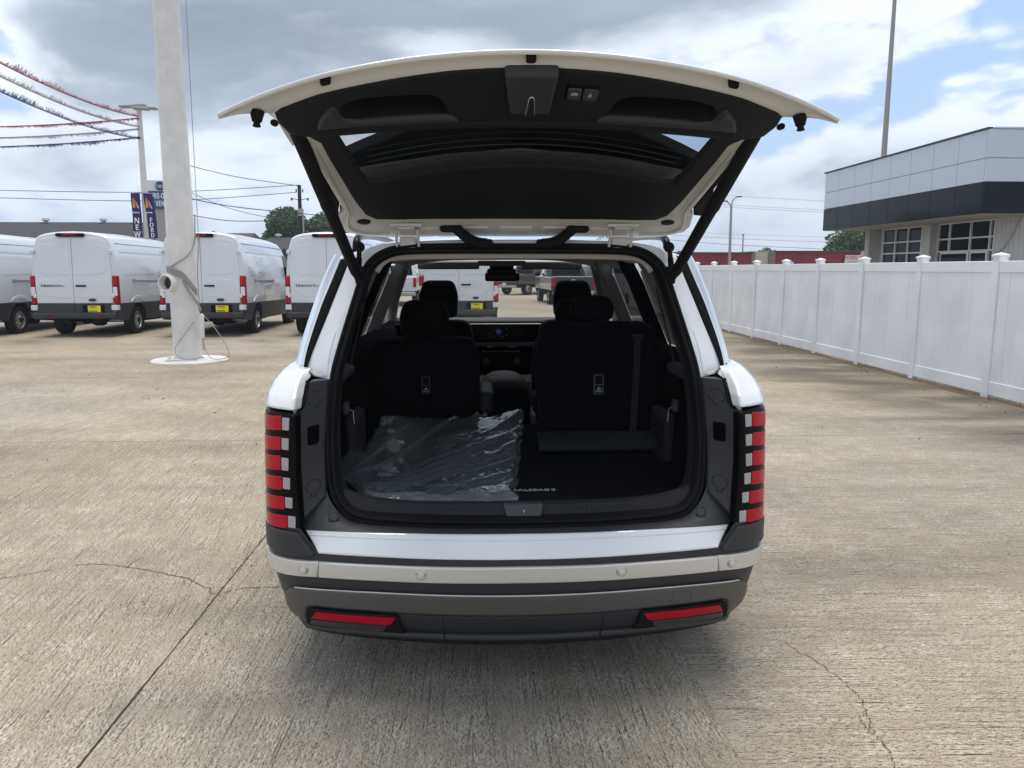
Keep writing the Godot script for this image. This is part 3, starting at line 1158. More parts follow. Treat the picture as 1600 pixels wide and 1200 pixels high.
	for q in [[-1, -1], [1, -1], [1, 1], [-1, 1]]:
		tube(ls, [Vector3(24.9 + q[0] * 2.0, 0, -150 + q[1] * 2.0), Vector3(24.9 + q[0] * 0.9, 34.0, -150 + q[1] * 0.9)], 0.14, 5)
	put(ls, "leg", "wall_dark", la)
	var lb := Shape.new()
	for k in 17:
		var y0 := k * 2.0
		var h0 := lerpf(2.0, 0.9, y0 / 34.0)
		var h1 := lerpf(2.0, 0.9, (y0 + 2.0) / 34.0)
		for sgn in [-1.0, 1.0]:
			tube(lb, [Vector3(24.9 - h0 * sgn, y0, -150 + h0), Vector3(24.9 + h1 * sgn, y0 + 2.0, -150 + h1)], 0.09, 4)
	put(lb, "bracing", "wall_dark", la)
	# utility pole with fittings
	var u := thing("utility_pole", "dark wooden utility pole with small cross arms in front of the round tree", "utility pole", Vector3(-11.5, 0, -50))
	var us := Shape.new()
	tube(us, [Vector3(-11.55, 0, -50), Vector3(-11.5, 6.85, -50)], [0.16, 0.11], 8)
	put(us, "pole", "pole_wood", u)
	var ua := Shape.new()
	for sgn in [-1.0, 1.0]:
		tube(ua, [Vector3(-11.5, 5.9, -50), Vector3(-11.5 + sgn * 0.42, 6.02, -50)], 0.022, 5)
		rbox(ua, Vector3(-11.5 + sgn * 0.5, 5.98, -50), Vector3(0.13, 0.18, 0.1), 0.05)
		rbox(ua, Vector3(-11.5 + sgn * 0.2, 6.5, -50), Vector3(0.08, 0.2, 0.08), 0.03)
	put(ua, "insulator", "wall_dark", u)
	var ub := Shape.new()
	lathe(ub, [Vector2(0.0, -0.22), Vector2(0.17, -0.22), Vector2(0.17, 0.22), Vector2(0, 0.24)], 12, Transform3D(Basis.IDENTITY, Vector3(-11.42, 5.15, -49.8)))
	put(ub, "transformer", "galvanised", u)
	var uc := Shape.new()
	tube(uc, [Vector3(-11.25, 0, -49.85), Vector3(-11.32, 5.0, -49.85)], 0.05, 6)
	put(uc, "conduit", "galvanised", u)
	var dpole := Shape.new()
	tube(dpole, [Vector3(-17.95, 0, -46), Vector3(-17.72, 7.75, -46)], [0.26, 0.13], 8)
	tag(put(dpole, "wooden_pole", "pole_wood"), "dark wooden pole rising beside the blue dealer sign", "utility pole")
	wire([Vector3(-30, 6.45, -50), Vector3(-20, 6.38, -50), Vector3(-11.5, 6.85, -50)], "uppermost thin wire running left from the utility pole")
	wire([Vector3(-30, 6.0, -50), Vector3(-20, 5.85, -50), Vector3(-11.7, 6.4, -50)], "second wire running left from the utility pole")
	wire([Vector3(-17.8, 7.75, -46), Vector3(-14.5, 7.0, -47), Vector3(-11.5, 6.8, -50)], "wire sloping from the wooden pole to the utility pole top")
	wire([Vector3(-17.8, 6.5, -46), Vector3(-15.0, 5.2, -47), Vector3(-12.0, 4.6, -50), Vector3(-8, 4.2, -52)], "service wire sagging down right from the wooden pole", 0.016)
	wire([Vector3(-17.8, 5.9, -46), Vector3(-14.5, 5.25, -47), Vector3(-8.0, 4.9, -52)], "lower cable sloping right past the round tree", 0.025)
	wire([Vector3(-17.8, 4.9, -46), Vector3(-14.8, 4.45, -47), Vector3(-11.5, 4.75, -50)], "lowest cable between the wooden pole and the utility pole", 0.022)
	wire([Vector3(14, 8.75, -70), Vector3(23, 8.1, -70), Vector3(40, 7.3, -70)], "top wire crossing the sky between street light and white building", 0.013)
	wire([Vector3(14, 7.9, -70), Vector3(23, 7.3, -70), Vector3(40, 6.5, -70)], "second wire crossing the sky left of the white building", 0.013)
	wire([Vector3(14, 7.7, -70), Vector3(23, 7.1, -70), Vector3(40, 6.3, -70)], "third wire, just under the second, left of the white building", 0.013)
	wire([Vector3(14, 5.2, -70), Vector3(23, 4.75, -70), Vector3(40, 4.3, -70)], "thin middle wire above the red store", 0.01)
	wire([Vector3(14, 4.9, -70), Vector3(23, 4.35, -70), Vector3(40, 3.8, -70)], "cable above the red store crossing the thin mast", 0.016)
	wire([Vector3(14, 4.5, -70), Vector3(23, 3.8, -70), Vector3(40, 3.1, -70)], "lowest dark cable sloping down to the red store roof", 0.022)
	# dealer sign on its post
	var sn := thing("dealer_sign", "blue and white dealer sign on a grey post, half behind the flagpole", "sign", Vector3(-18.2, 0, -45))
	var sp := Shape.new()
	box(sp, Vector3(-18.15, 2.5, -45.2), Vector3(0.75, 5.0, 0.35))
	put(sp, "post", "galvanised", sn)
	var top := Shape.new()
	rbox(top, Vector3(-17.75, 6.25, -45), Vector3(2.16, 0.62, 0.4), 0.05)
	put(top, "upper_board", "sign_white", sn)
	var lowb := Shape.new()
	rbox(lowb, Vector3(-17.75, 5.47, -45), Vector3(2.16, 0.92, 0.4), 0.03)
	put(lowb, "lower_board", "sign_blue", sn)
	words("PRE-OWNED", 0.30, "letter_white", sn, Vector3(-17.80, 5.68, -44.79), Vector3.ZERO, "lettering", 0.60)
	words("VEHICLES", 0.30, "letter_white", sn, Vector3(-17.74, 5.26, -44.79), Vector3.ZERO, "lettering", 0.60)
	var ov := Shape.new()
	disc(ov, Vector3.ZERO, Vector3.BACK, 0.5, 0.03, 0.01, 28)
	var oo := put(ov, "emblem", "oval_blue", sn)
	oo.position = Vector3(-18.02, 6.22, -44.79) - sn.position
	oo.scale = Vector3(0.56, 0.50, 1)
	words("Ford", 0.22, "letter_white", sn, Vector3(-18.02, 6.22, -44.755), Vector3.ZERO, "emblem_script", 0.75, "Droid Serif", 400, true)

# ---------------------------------------------------------------- vans
func table(y: float, ys: Array, vs: Array) -> float:
	if y <= ys[0]:
		return vs[0]
	for i in ys.size() - 1:
		if y <= ys[i + 1]:
			return lerpf(vs[i], vs[i + 1], (y - ys[i]) / (ys[i + 1] - ys[i]))
	return vs[-1]

func van_w(y: float) -> float:
	return table(y, [0.4, 0.6, 0.9, 1.3, 1.7, 2.1, 2.25, 2.36, 2.44, 2.49, 2.525], [0.96, 1.0, 1.015, 1.025, 1.0, 0.945, 0.915, 0.87, 0.79, 0.66, 0.45])

func van_side(z: float, y: float, d: float) -> Vector3:
	return Vector3(van_w(y) + d, y, z)

func van_rear(x: float, y: float, d: float) -> Vector3:
	return Vector3(x, y, -0.05 * pow(absf(x) / 1.02, 4.0) - 0.035 * maxf(0.0, y - 1.3) + d)

func make_wheel(parent: Node3D, at: Vector3, r: float, w: float, rim: String, spoked: bool) -> Node3D:
	var t := Shape.new()
	var xf := Transform3D(Basis(Vector3(0, -1, 0), Vector3(1, 0, 0), Vector3(0, 0, 1)), Vector3.ZERO)
	lathe(t, [Vector2(r * 0.62, -w / 2), Vector2(r * 0.93, -w / 2), Vector2(r, -w * 0.32), Vector2(r, w * 0.32), Vector2(r * 0.93, w / 2), Vector2(r * 0.68, w / 2), Vector2(r * 0.62, w * 0.42), Vector2(r * 0.62, -w / 2)], 28, xf)
	var o := put(t, "wheel", "tyre", parent)
	o.position = at - (parent.position if parent.get_parent() == self else Vector3.ZERO)
	if parent.name.begins_with("cargo"):
		o.position = at
	for sd in [1.0, -1.0]:
		var k := Shape.new()
		var yf := Transform3D(xf.basis * (Basis.IDENTITY if sd > 0 else Basis(Vector3.RIGHT, PI)), Vector3.ZERO)
		lathe(k, [Vector2(r * 0.63, w * 0.40), Vector2(r * 0.58, w * 0.44), Vector2(r * 0.55, w * 0.30), Vector2(r * 0.36, w * 0.33), Vector2(r * 0.27, w * 0.46), Vector2(r * 0.22, w * 0.50), Vector2(0, w * 0.50)], 24, yf)
		put(k, "rim", rim, o)
		var h := Shape.new()
		for q in 8:
			var a := TAU * q / 8
			disc(h, yf * Vector3(cos(a) * r * 0.455, w * 0.315, sin(a) * r * 0.455), yf.basis * Vector3.UP, r * 0.065, 0.012, 0.0, 8)
		disc(h, yf * Vector3(0, w * 0.49, 0), yf.basis * Vector3.UP, r * 0.20, 0.02, 0.004, 12)
		put(h, "wheel_hole", "seam", o)
	return o

func build_van() -> Node3D:
	var t := thing("cargo_van", "", "van")
	# body shell above the cladding: one loft from the rear to the nose
	var prof := smooth([Vector2(1.012, 0.80), Vector2(1.025, 1.3), Vector2(1.0, 1.7), Vector2(0.945, 2.1), Vector2(0.87, 2.36), Vector2(0.79, 2.44), Vector2(0.66, 2.49), Vector2(0.40, 2.53), Vector2(0.0, 2.55)], 4)
	var full := []
	for p in prof:
		full.append(p)
	for i in range(prof.size() - 2, -1, -1):
		full.append(Vector2(-prof[i].x, prof[i].y))
	var rows := []
	for st in [[0.0, 2.50, 0.975], [-0.03, 2.54, 0.993], [-0.10, 2.55, 1.0], [-1.5, 2.57, 1.0], [-3.2, 2.56, 1.0], [-4.0, 2.53, 1.0], [-4.3, 2.46, 1.0], [-4.55, 2.30, 1.0], [-4.9, 1.92, 0.99], [-5.2, 1.50, 0.97], [-5.35, 1.34, 0.95], [-5.7, 1.20, 0.88], [-5.88, 0.98, 0.78]]:
		var row := PackedVector3Array()
		for p in full:
			row.append(Vector3(p.x * st[2], 0.80 + (p.y - 0.80) * (st[1] - 0.80) / 1.75, st[0] + (van_rear(p.x, p.y, 0).z if st[0] > -0.2 else 0.0)))
		rows.append(row)
	var s := Shape.new()
	loft(s, rows)
	put(s, "body", "van_paint", t)
	var back := Shape.new()
	var bp := []
	for p in full:
		bp.append(Vector2(p.x * 0.976, 0.80 + (p.y - 0.80) * 0.9714))
	bp.append(Vector2(-0.98, 0.60))
	bp.append(Vector2(0.98, 0.60))
	sheet(back, poly(bp), van_rear, 0.12, 0.0, [], Vector3.BACK)
	put(back, "rear_face", "van_paint", t)
	# cladding along the sides with wheel arches cut out
	for sd in [1.0, -1.0]:
		var cl := [Vector2(0.0, 0.42), Vector2(-0.02, 0.815)]
		cl.append(Vector2(-5.8, 0.815))
		cl.append(Vector2(-5.8, 0.42))
		for c in [-4.9, -1.15]:
			for k in 13:
				var a := PI + PI * k / 12.0
				cl.append(Vector2(c + cos(a) * 0.455, 0.37 - sin(a) * 0.44))
		var lo := Shape.new()
		var f := func(z, y, d): return van_side(z, y, d) * Vector3(sd, 1, 1)
		panel(lo, poly(cl), f, 0.25, 0.012, 0.08, 0.006, [], Vector3(sd, 0, 0))
		put(lo, "side_cladding", "cladding", t)
		var fl := Shape.new()
		var arc := []
		for k in 15:
			var a := PI * k / 14.0
			arc.append(Vector2(-1.15 + cos(a) * 0.64, 0.40 + sin(a) * 0.60))
		for k in 15:
			var a := PI - PI * k / 14.0
			arc.append(Vector2(-1.15 + cos(a) * 0.55, 0.40 + sin(a) * 0.50))
		var clip := Geometry2D.intersect_polygons(poly(arc), PackedVector2Array([Vector2(-2.2, 0.825), Vector2(0, 0.825), Vector2(0, 1.6), Vector2(-2.2, 1.6)]))
		for q in clip:
			panel(fl, poly(Array(q)), f, 0.2, 0.018, 0.03, 0.014, [], Vector3(sd, 0, 0))
		put(fl, "arch_flare", "van_paint", t)
		# stamped lines and the long door rail
		var ln := Shape.new()
		for g in [[2.27, -0.25, -4.3, 0.010], [2.06, -0.38, -4.1, 0.007]]:
			var pts := []
			for k in 12:
				var z := lerpf(g[1], g[2], k / 11.0)
				pts.append(van_side(z, g[0], 0.001) * Vector3(sd, 1, 1))
			tube(ln, pts, g[3], 5)
		tube(ln, [van_side(-2.75, 0.83, 0.0) * Vector3(sd, 1, 1), van_side(-2.75, 1.5, 0.0) * Vector3(sd, 1, 1), van_side(-2.75, 2.06, 0.0) * Vector3(sd, 1, 1)], 0.006, 4)
		put(ln, "panel_seam", "galvanised", t)
		for g in [[Vector2(-0.4, 1.47), Vector2(-2.55, 1.52), Vector2(-2.55, 2.02), Vector2(-0.4, 2.02)], [Vector2(-1.75, 0.95), Vector2(-2.65, 0.95), Vector2(-2.65, 1.30), Vector2(-1.75, 1.28)], [Vector2(-2.85, 0.95), Vector2(-3.9, 0.95), Vector2(-3.9, 1.38), Vector2(-2.85, 1.38)]]:
			var pn := Shape.new()
			panel(pn, fillet(poly(g), 0.12), f, 0.25, 0.010, 0.02, 0.03, [], Vector3(sd, 0, 0))
			put(pn, "side_panel", "van_paint", t)
		var rl := Shape.new()
		rbox(rl, van_side(-1.75, 1.365, 0.018) * Vector3(sd, 1, 1), Vector3(0.04, 0.045, 1.6), 0.01)
		rbox(rl, van_side(-0.93, 1.365, 0.022) * Vector3(sd, 1, 1), Vector3(0.05, 0.085, 0.11), 0.012)
		rbox(rl, van_side(-2.58, 1.365, 0.022) * Vector3(sd, 1, 1), Vector3(0.05, 0.075, 0.07), 0.012)
		put(rl, "door_rail", "galvanised", t)
		var gl := Shape.new()
		panel(gl, fillet(poly([Vector2(-4.05, 1.42), Vector2(-4.95, 1.42), Vector2(-4.55, 2.02), Vector2(-4.05, 2.10)]), 0.06), f, 0.3, 0.006, 0.02, 0.005, [], Vector3(sd, 0, 0))
		put(gl, "cab_window", "dark_glass", t)
		var mi := Shape.new()
		rbox(mi, Vector3(sd * 1.16, 1.62, -4.75), Vector3(0.2, 0.34, 0.16), 0.05)
		put(mi, "side_mirror", "cladding", t)
		# tail lamp: red over clear over red
		var lf := func(x, y, d): return van_rear(x, y, d) * Vector3(sd, 1, 1)
		var hs := Shape.new()
		rbox(hs, Vector3(sd * 0.972, 1.14, -0.075), Vector3(0.125, 0.69, 0.16), 0.03)
		var lamp := put(hs, "taillight", "dark_red_lens", t)
		for g in [[1.235, 1.475, "red_lens"], [0.985, 1.225, "white_lens"], [0.805, 0.975, "red_lens"]]:
			var p := Shape.new()
			rbox(p, Vector3(sd * 0.972, (g[0] + g[1]) / 2, -0.065), Vector3(0.112, g[1] - g[0] - 0.006, 0.16), 0.028)
			put(p, "lens", g[2], lamp)
		var cn := Shape.new()
		rbox(cn, Vector3(sd * 0.955, 0.715, -0.02), Vector3(0.15, 0.13, 0.16), 0.02)
		put(cn, "corner_step", "van_paint", t)
		var hg := Shape.new()
		for y in [2.06, 1.0]:
			rbox(hg, Vector3(sd * 0.925, y, -0.0), Vector3(0.075, 0.10, 0.10), 0.02)
		put(hg, "hinge", "van_paint", t)
		# rear doors
		var dr := Shape.new()
		var dp := fillet(poly([Vector2(0.006, 0.825), Vector2(0.90, 0.825), Vector2(0.912, 1.5), Vector2(0.87, 2.05), Vector2(0.80, 2.31), Vector2(0.62, 2.385), Vector2(0.006, 2.40)]), 0.05)
		panel(dr, dp, lf, 0.12, 0.028, 0.05, 0.010)
		var door := put(dr, "rear_door", "van_paint", t)
		var fp := Shape.new()
		panel(fp, fillet(poly([Vector2(0.05, 1.50), Vector2(0.60, 1.50), Vector2(0.80, 1.58), Vector2(0.79, 2.05), Vector2(0.745, 2.235), Vector2(0.05, 2.275)]), 0.08), lf, 0.12, 0.036, 0.02, 0.012)
		put(fp, "door_panel", "van_paint", door)
		var lw := Shape.new()
		panel(lw, fillet(poly([Vector2(0.05, 0.95), Vector2(0.55, 0.95), Vector2(0.80, 1.10), Vector2(0.82, 1.42), Vector2(0.62, 1.40), Vector2(0.05, 1.40)]), 0.06), lf, 0.12, 0.034, 0.02, 0.02)
		put(lw, "door_panel", "van_paint", door)
		var bl := Shape.new()
		panel(bl, poly([Vector2(0.006, 0.56), Vector2(0.90, 0.56), Vector2(0.90, 0.818), Vector2(0.006, 0.818)]), lf, 0.2, 0.036, 0.06, 0.006)
		put(bl, "lower_cladding", "cladding", door)
	var hd := Shape.new()
	rbox(hd, van_rear(0.19, 1.24, 0.05), Vector3(0.25, 0.04, 0.04), 0.012)
	put(hd, "handle", "gloss_black", t)
	var pr := Shape.new()
	rbox(pr, van_rear(0.45, 0.68, 0.036), Vector3(0.52, 0.20, 0.02), 0.01)
	put(pr, "plate_recess", "gloss_black", t)
	var pl := Shape.new()
	rbox(pl, van_rear(0.47, 0.685, 0.052), Vector3(0.305, 0.155, 0.012), 0.005)
	var plate := put(pl, "licence_plate", "plate_yellow", t)
	var pk := Shape.new()
	for k in 5:
		box(pk, van_rear(0.385 + k * 0.042, 0.735, 0.059), Vector3(0.034, 0.020, 0.002))
		box(pk, van_rear(0.365 + k * 0.052, 0.635, 0.059), Vector3(0.042, 0.024, 0.002))
	for k in 9:
		box(pk, van_rear(0.395 + k * 0.019, 0.705 + 0.008 * sin(k * 0.8), 0.059), Vector3(0.016, 0.006, 0.002))
	put(pk, "plate_print", "seam", plate)
	words("TRANSIT", 0.054, "seam", t, van_rear(-0.53, 1.24, 0.036), Vector3.ZERO, "lettering", 1.6, "Droid Sans", 700)
	words("250", 0.036, "seam", t, van_rear(-0.26, 1.234, 0.036), Vector3.ZERO, "lettering", 1.3, "Droid Sans", 400)
	var em := Shape.new()
	disc(em, Vector3.ZERO, Vector3.BACK, 0.1, 0.012, 0.004, 20)
	var e := put(em, "emblem", "oval_blue", t)
	e.position = van_rear(0.44, 0.90, 0.034)
	e.scale = Vector3(0.95, 0.40, 1)
	var ring := Shape.new()
	lathe(ring, [Vector2(0.098, 0.0), Vector2(0.118, 0.0), Vector2(0.118, 0.016), Vector2(0.098, 0.016)], 24, Transform3D(basis_to(Vector3.BACK), Vector3.ZERO))
	put(ring, "emblem_ring", "chrome", e)
	var bk := Shape.new()
	rbox(bk, van_rear(0, 2.455, 0.02), Vector3(0.66, 0.085, 0.16), 0.035, Basis.IDENTITY, true)
	var brake := put(bk, "brake_light", "gloss_black", t)
	var br := Shape.new()
	rbox(br, van_rear(0, 2.462, 0.035), Vector3(0.36, 0.06, 0.15), 0.02)
	put(br, "lens", "dark_red_lens", brake)
	var bm := Shape.new()
	rbox(bm, Vector3(0, 0.52, -0.05), Vector3(2.0, 0.16, 0.34), 0.05)
	var bumper := put(bm, "bumper", "cladding", t)
	for x in [-0.55, 0.62]:
		var rf := Shape.new()
		rbox(rf, Vector3(x, 0.53, 0.122), Vector3(0.15, 0.05, 0.012), 0.005)
		put(rf, "reflector", "dark_red_lens", bumper)
	# underside
	var ub := Shape.new()
	box(ub, Vector3(0, 0.62, -2.95), Vector3(1.5, 0.3, 5.3))
	box(ub, Vector3(-0.38, 0.42, -1.2), Vector3(0.12, 0.16, 2.0))
	box(ub, Vector3(0.38, 0.42, -1.2), Vector3(0.12, 0.16, 2.0))
	tube(ub, [Vector3(-0.8, 0.37, -1.15), Vector3(0.8, 0.37, -1.15)], 0.07, 8)
	rbox(ub, Vector3(0, 0.36, -1.15), Vector3(0.34, 0.3, 0.3), 0.1)
	rbox(ub, Vector3(0.1, 0.38, -3.2), Vector3(0.9, 0.24, 1.2), 0.08)
	put(ub, "underbody", "seam", t)
	var ex := Shape.new()
	tube(ex, smooth([Vector3(0.35, 0.40, -1.7), Vector3(0.52, 0.40, -0.7), Vector3(0.62, 0.40, -0.45), Vector3(0.92, 0.38, -0.42)], 4), 0.045, 8)
	put(ex, "exhaust_pipe", "steel", t)
	var ws := Shape.new()
	for q in [[-4.6, 2.24, 0.93], [-5.2, 1.52, 0.93]]:
		pass
	ws.flat(Vector3(-0.80, 2.20, -4.69), Vector3(0.80, 2.20, -4.69), Vector3(0.86, 1.56, -5.19), Vector3(-0.86, 1.56, -5.19), Vector3(0, 1, -1))
	put(ws, "windscreen", "dark_glass", t)
	for c in [-1.15, -4.9]:
		for sd in [-1.0, 1.0]:
			make_wheel(t, Vector3(sd * 0.875, 0.362, c), 0.362, 0.235, "steel", false)
	return t

func make_vans() -> void:
	var first := build_van()
	var spots := [
		[-12.98, -19.15, 0.0, "white cargo van cut by the photo's left edge"],
		[-10.0, -19.15, 0.0, "white cargo van standing whole between the edge van and the flagpole"],
		[-6.94, -19.15, 0.4, "white cargo van standing directly behind the white flagpole"],
		[-3.92, -19.2, 0.0, "white cargo van cut off by the open liftgate strut"],
		[-0.72, -20.2, -0.5, "white cargo van seen through the windshield of the open suv"],
	]
	for i in spots.size():
		var o: Node3D = first
		if i > 0:
			o = first.duplicate()
			o.name = numbered("cargo_van")
			add_child(o)
		o.position = Vector3(spots[i][0], 0, spots[i][1])
		o.rotation = Vector3(deg_to_rad(-0.7), deg_to_rad(spots[i][2]), 0)
		tag(o, spots[i][3], "van", "white cargo vans parked in a row")

# ---------------------------------------------------------------- vehicles seen through the windshield
func pickup(label: String, paint: String, at: Vector3, turn: float) -> void:
	var t := thing("pickup_truck", label, "pickup truck", Vector3.ZERO, "pickups seen through the windshield")
	var s := Shape.new()
	rbox(s, Vector3(0, 0.98, -0.12), Vector3(1.9, 0.66, 0.22), 0.05)
	rbox(s, Vector3(-0.92, 0.98, -2.9), Vector3(0.16, 0.62, 5.6), 0.05)
	rbox(s, Vector3(0.92, 0.98, -2.9), Vector3(0.16, 0.62, 5.6), 0.05)
	rbox(s, Vector3(0, 0.78, -3.2), Vector3(1.8, 0.2, 5.2), 0.05)
	rbox(s, Vector3(0, 0.98, -4.95), Vector3(1.9, 0.62, 1.5), 0.12)
	put(s, "body", paint, t)
	var rows := []
	for r in [[1.28, 0.94, -1.95, -4.35], [1.55, 0.88, -2.0, -4.05], [1.86, 0.76, -2.1, -3.55], [1.94, 0.62, -2.2, -3.45], [1.95, 0.0, -2.3, -3.4]]:
		rows.append(PackedVector3Array([Vector3(-r[1], r[0], r[2]), Vector3(r[1], r[0], r[2]), Vector3(r[1], r[0], r[3]), Vector3(-r[1], r[0], r[3])]))
	var c := Shape.new()
	loft(c, rows, true, 1.0, true)
	put(c, "cab", paint, t)
	var w := Shape.new()
	w.flat(Vector3(-0.72, 1.36, -1.945), Vector3(0.72, 1.36, -1.945), Vector3(0.66, 1.80, -2.06), Vector3(-0.66, 1.80, -2.06), Vector3.BACK)
	put(w, "rear_window", "dark_glass", t)
	for sd in [-1.0, 1.0]:
		var sw := Shape.new()
		sw.flat(Vector3(sd * 0.935, 1.34, -2.15), Vector3(sd * 0.935, 1.34, -4.15), Vector3(sd * 0.80, 1.80, -3.6), Vector3(sd * 0.80, 1.80, -2.25), Vector3(sd, 0.3, 0))
		put(sw, "side_window", "dark_glass", t)
		var l := Shape.new()
		rbox(l, Vector3(sd * 0.91, 1.06, -0.03), Vector3(0.14, 0.42, 0.1), 0.02)
		put(l, "taillight", "red_lens", t)
		var mi := Shape.new()
		rbox(mi, Vector3(sd * 1.1, 1.38, -4.1), Vector3(0.24, 0.2, 0.1), 0.04)
		put(mi, "side_mirror", "gloss_black", t)
	var b := Shape.new()
	rbox(b, Vector3(0, 0.55, 0.0), Vector3(1.9, 0.16, 0.2), 0.04)
	put(b, "bumper", "steel", t)
	var p := Shape.new()
	rbox(p, Vector3(0, 0.70, 0.03), Vector3(0.32, 0.15, 0.02), 0.006)
	put(p, "licence_plate", "plate_white", t)
	var e := Shape.new()
	disc(e, Vector3.ZERO, Vector3.BACK, 0.13, 0.015, 0.004, 16)
	var eo := put(e, "emblem", "chrome", t)
	eo.position = Vector3(0, 1.12, -0.01)
	eo.scale = Vector3(1, 0.45, 1)
	for z in [-1.2, -4.75]:
		for sd in [-1.0, 1.0]:
			make_wheel(t, Vector3(sd * 0.86, 0.39, z), 0.39, 0.26, "steel", false)
	var ub := Shape.new()
	box(ub, Vector3(0, 0.55, -3.0), Vector3(1.2, 0.2, 5.0))
	put(ub, "underbody", "seam", t)
	t.position = at
	t.rotation.y = turn

func make_far_vehicles() -> void:
	pickup("black pickup truck nearest beyond the windshield, tailgate facing us", "truck_dark", Vector3(4.05, 0, -35.0), 0.06)
	pickup("maroon pickup truck parked beyond the windshield mirror", "truck_maroon", Vector3(1.35, 0, -49.0), -0.75)
	pickup("dark grey pickup truck parked between the maroon and the black pickups", "truck_dark", Vector3(3.2, 0, -51.0), -0.35)
	pickup("silver white pickup truck far behind the left front headrest", "van_paint", Vector3(-3.95, 0, -34.0), 0.03)
	var k := thing("white_truck", "white vehicle tail at the right edge of the windshield view", "truck", Vector3(6.1, 0, -37))
	var s := Shape.new()
	rbox(s, Vector3(6.2, 1.3, -38.5), Vector3(2.0, 1.7, 4.5), 0.18, Basis.IDENTITY, true)
	put(s, "body", "van_paint", k)
	var l := Shape.new()
	rbox(l, Vector3(5.28, 1.1, -36.22), Vector3(0.14, 0.5, 0.1), 0.03)
	put(l, "taillight", "red_lens", k)
	var w := Shape.new()
	rbox(w, Vector3(6.2, 1.7, -36.26), Vector3(1.5, 0.5, 0.05), 0.02)
	put(w, "rear_window", "dark_glass", k)
	for z in [-37.3, -40.0]:
		for sd in [-1.0, 1.0]:
			make_wheel(k, Vector3(6.2 + sd * 0.85, 0.36, z), 0.36, 0.24, "steel", false)

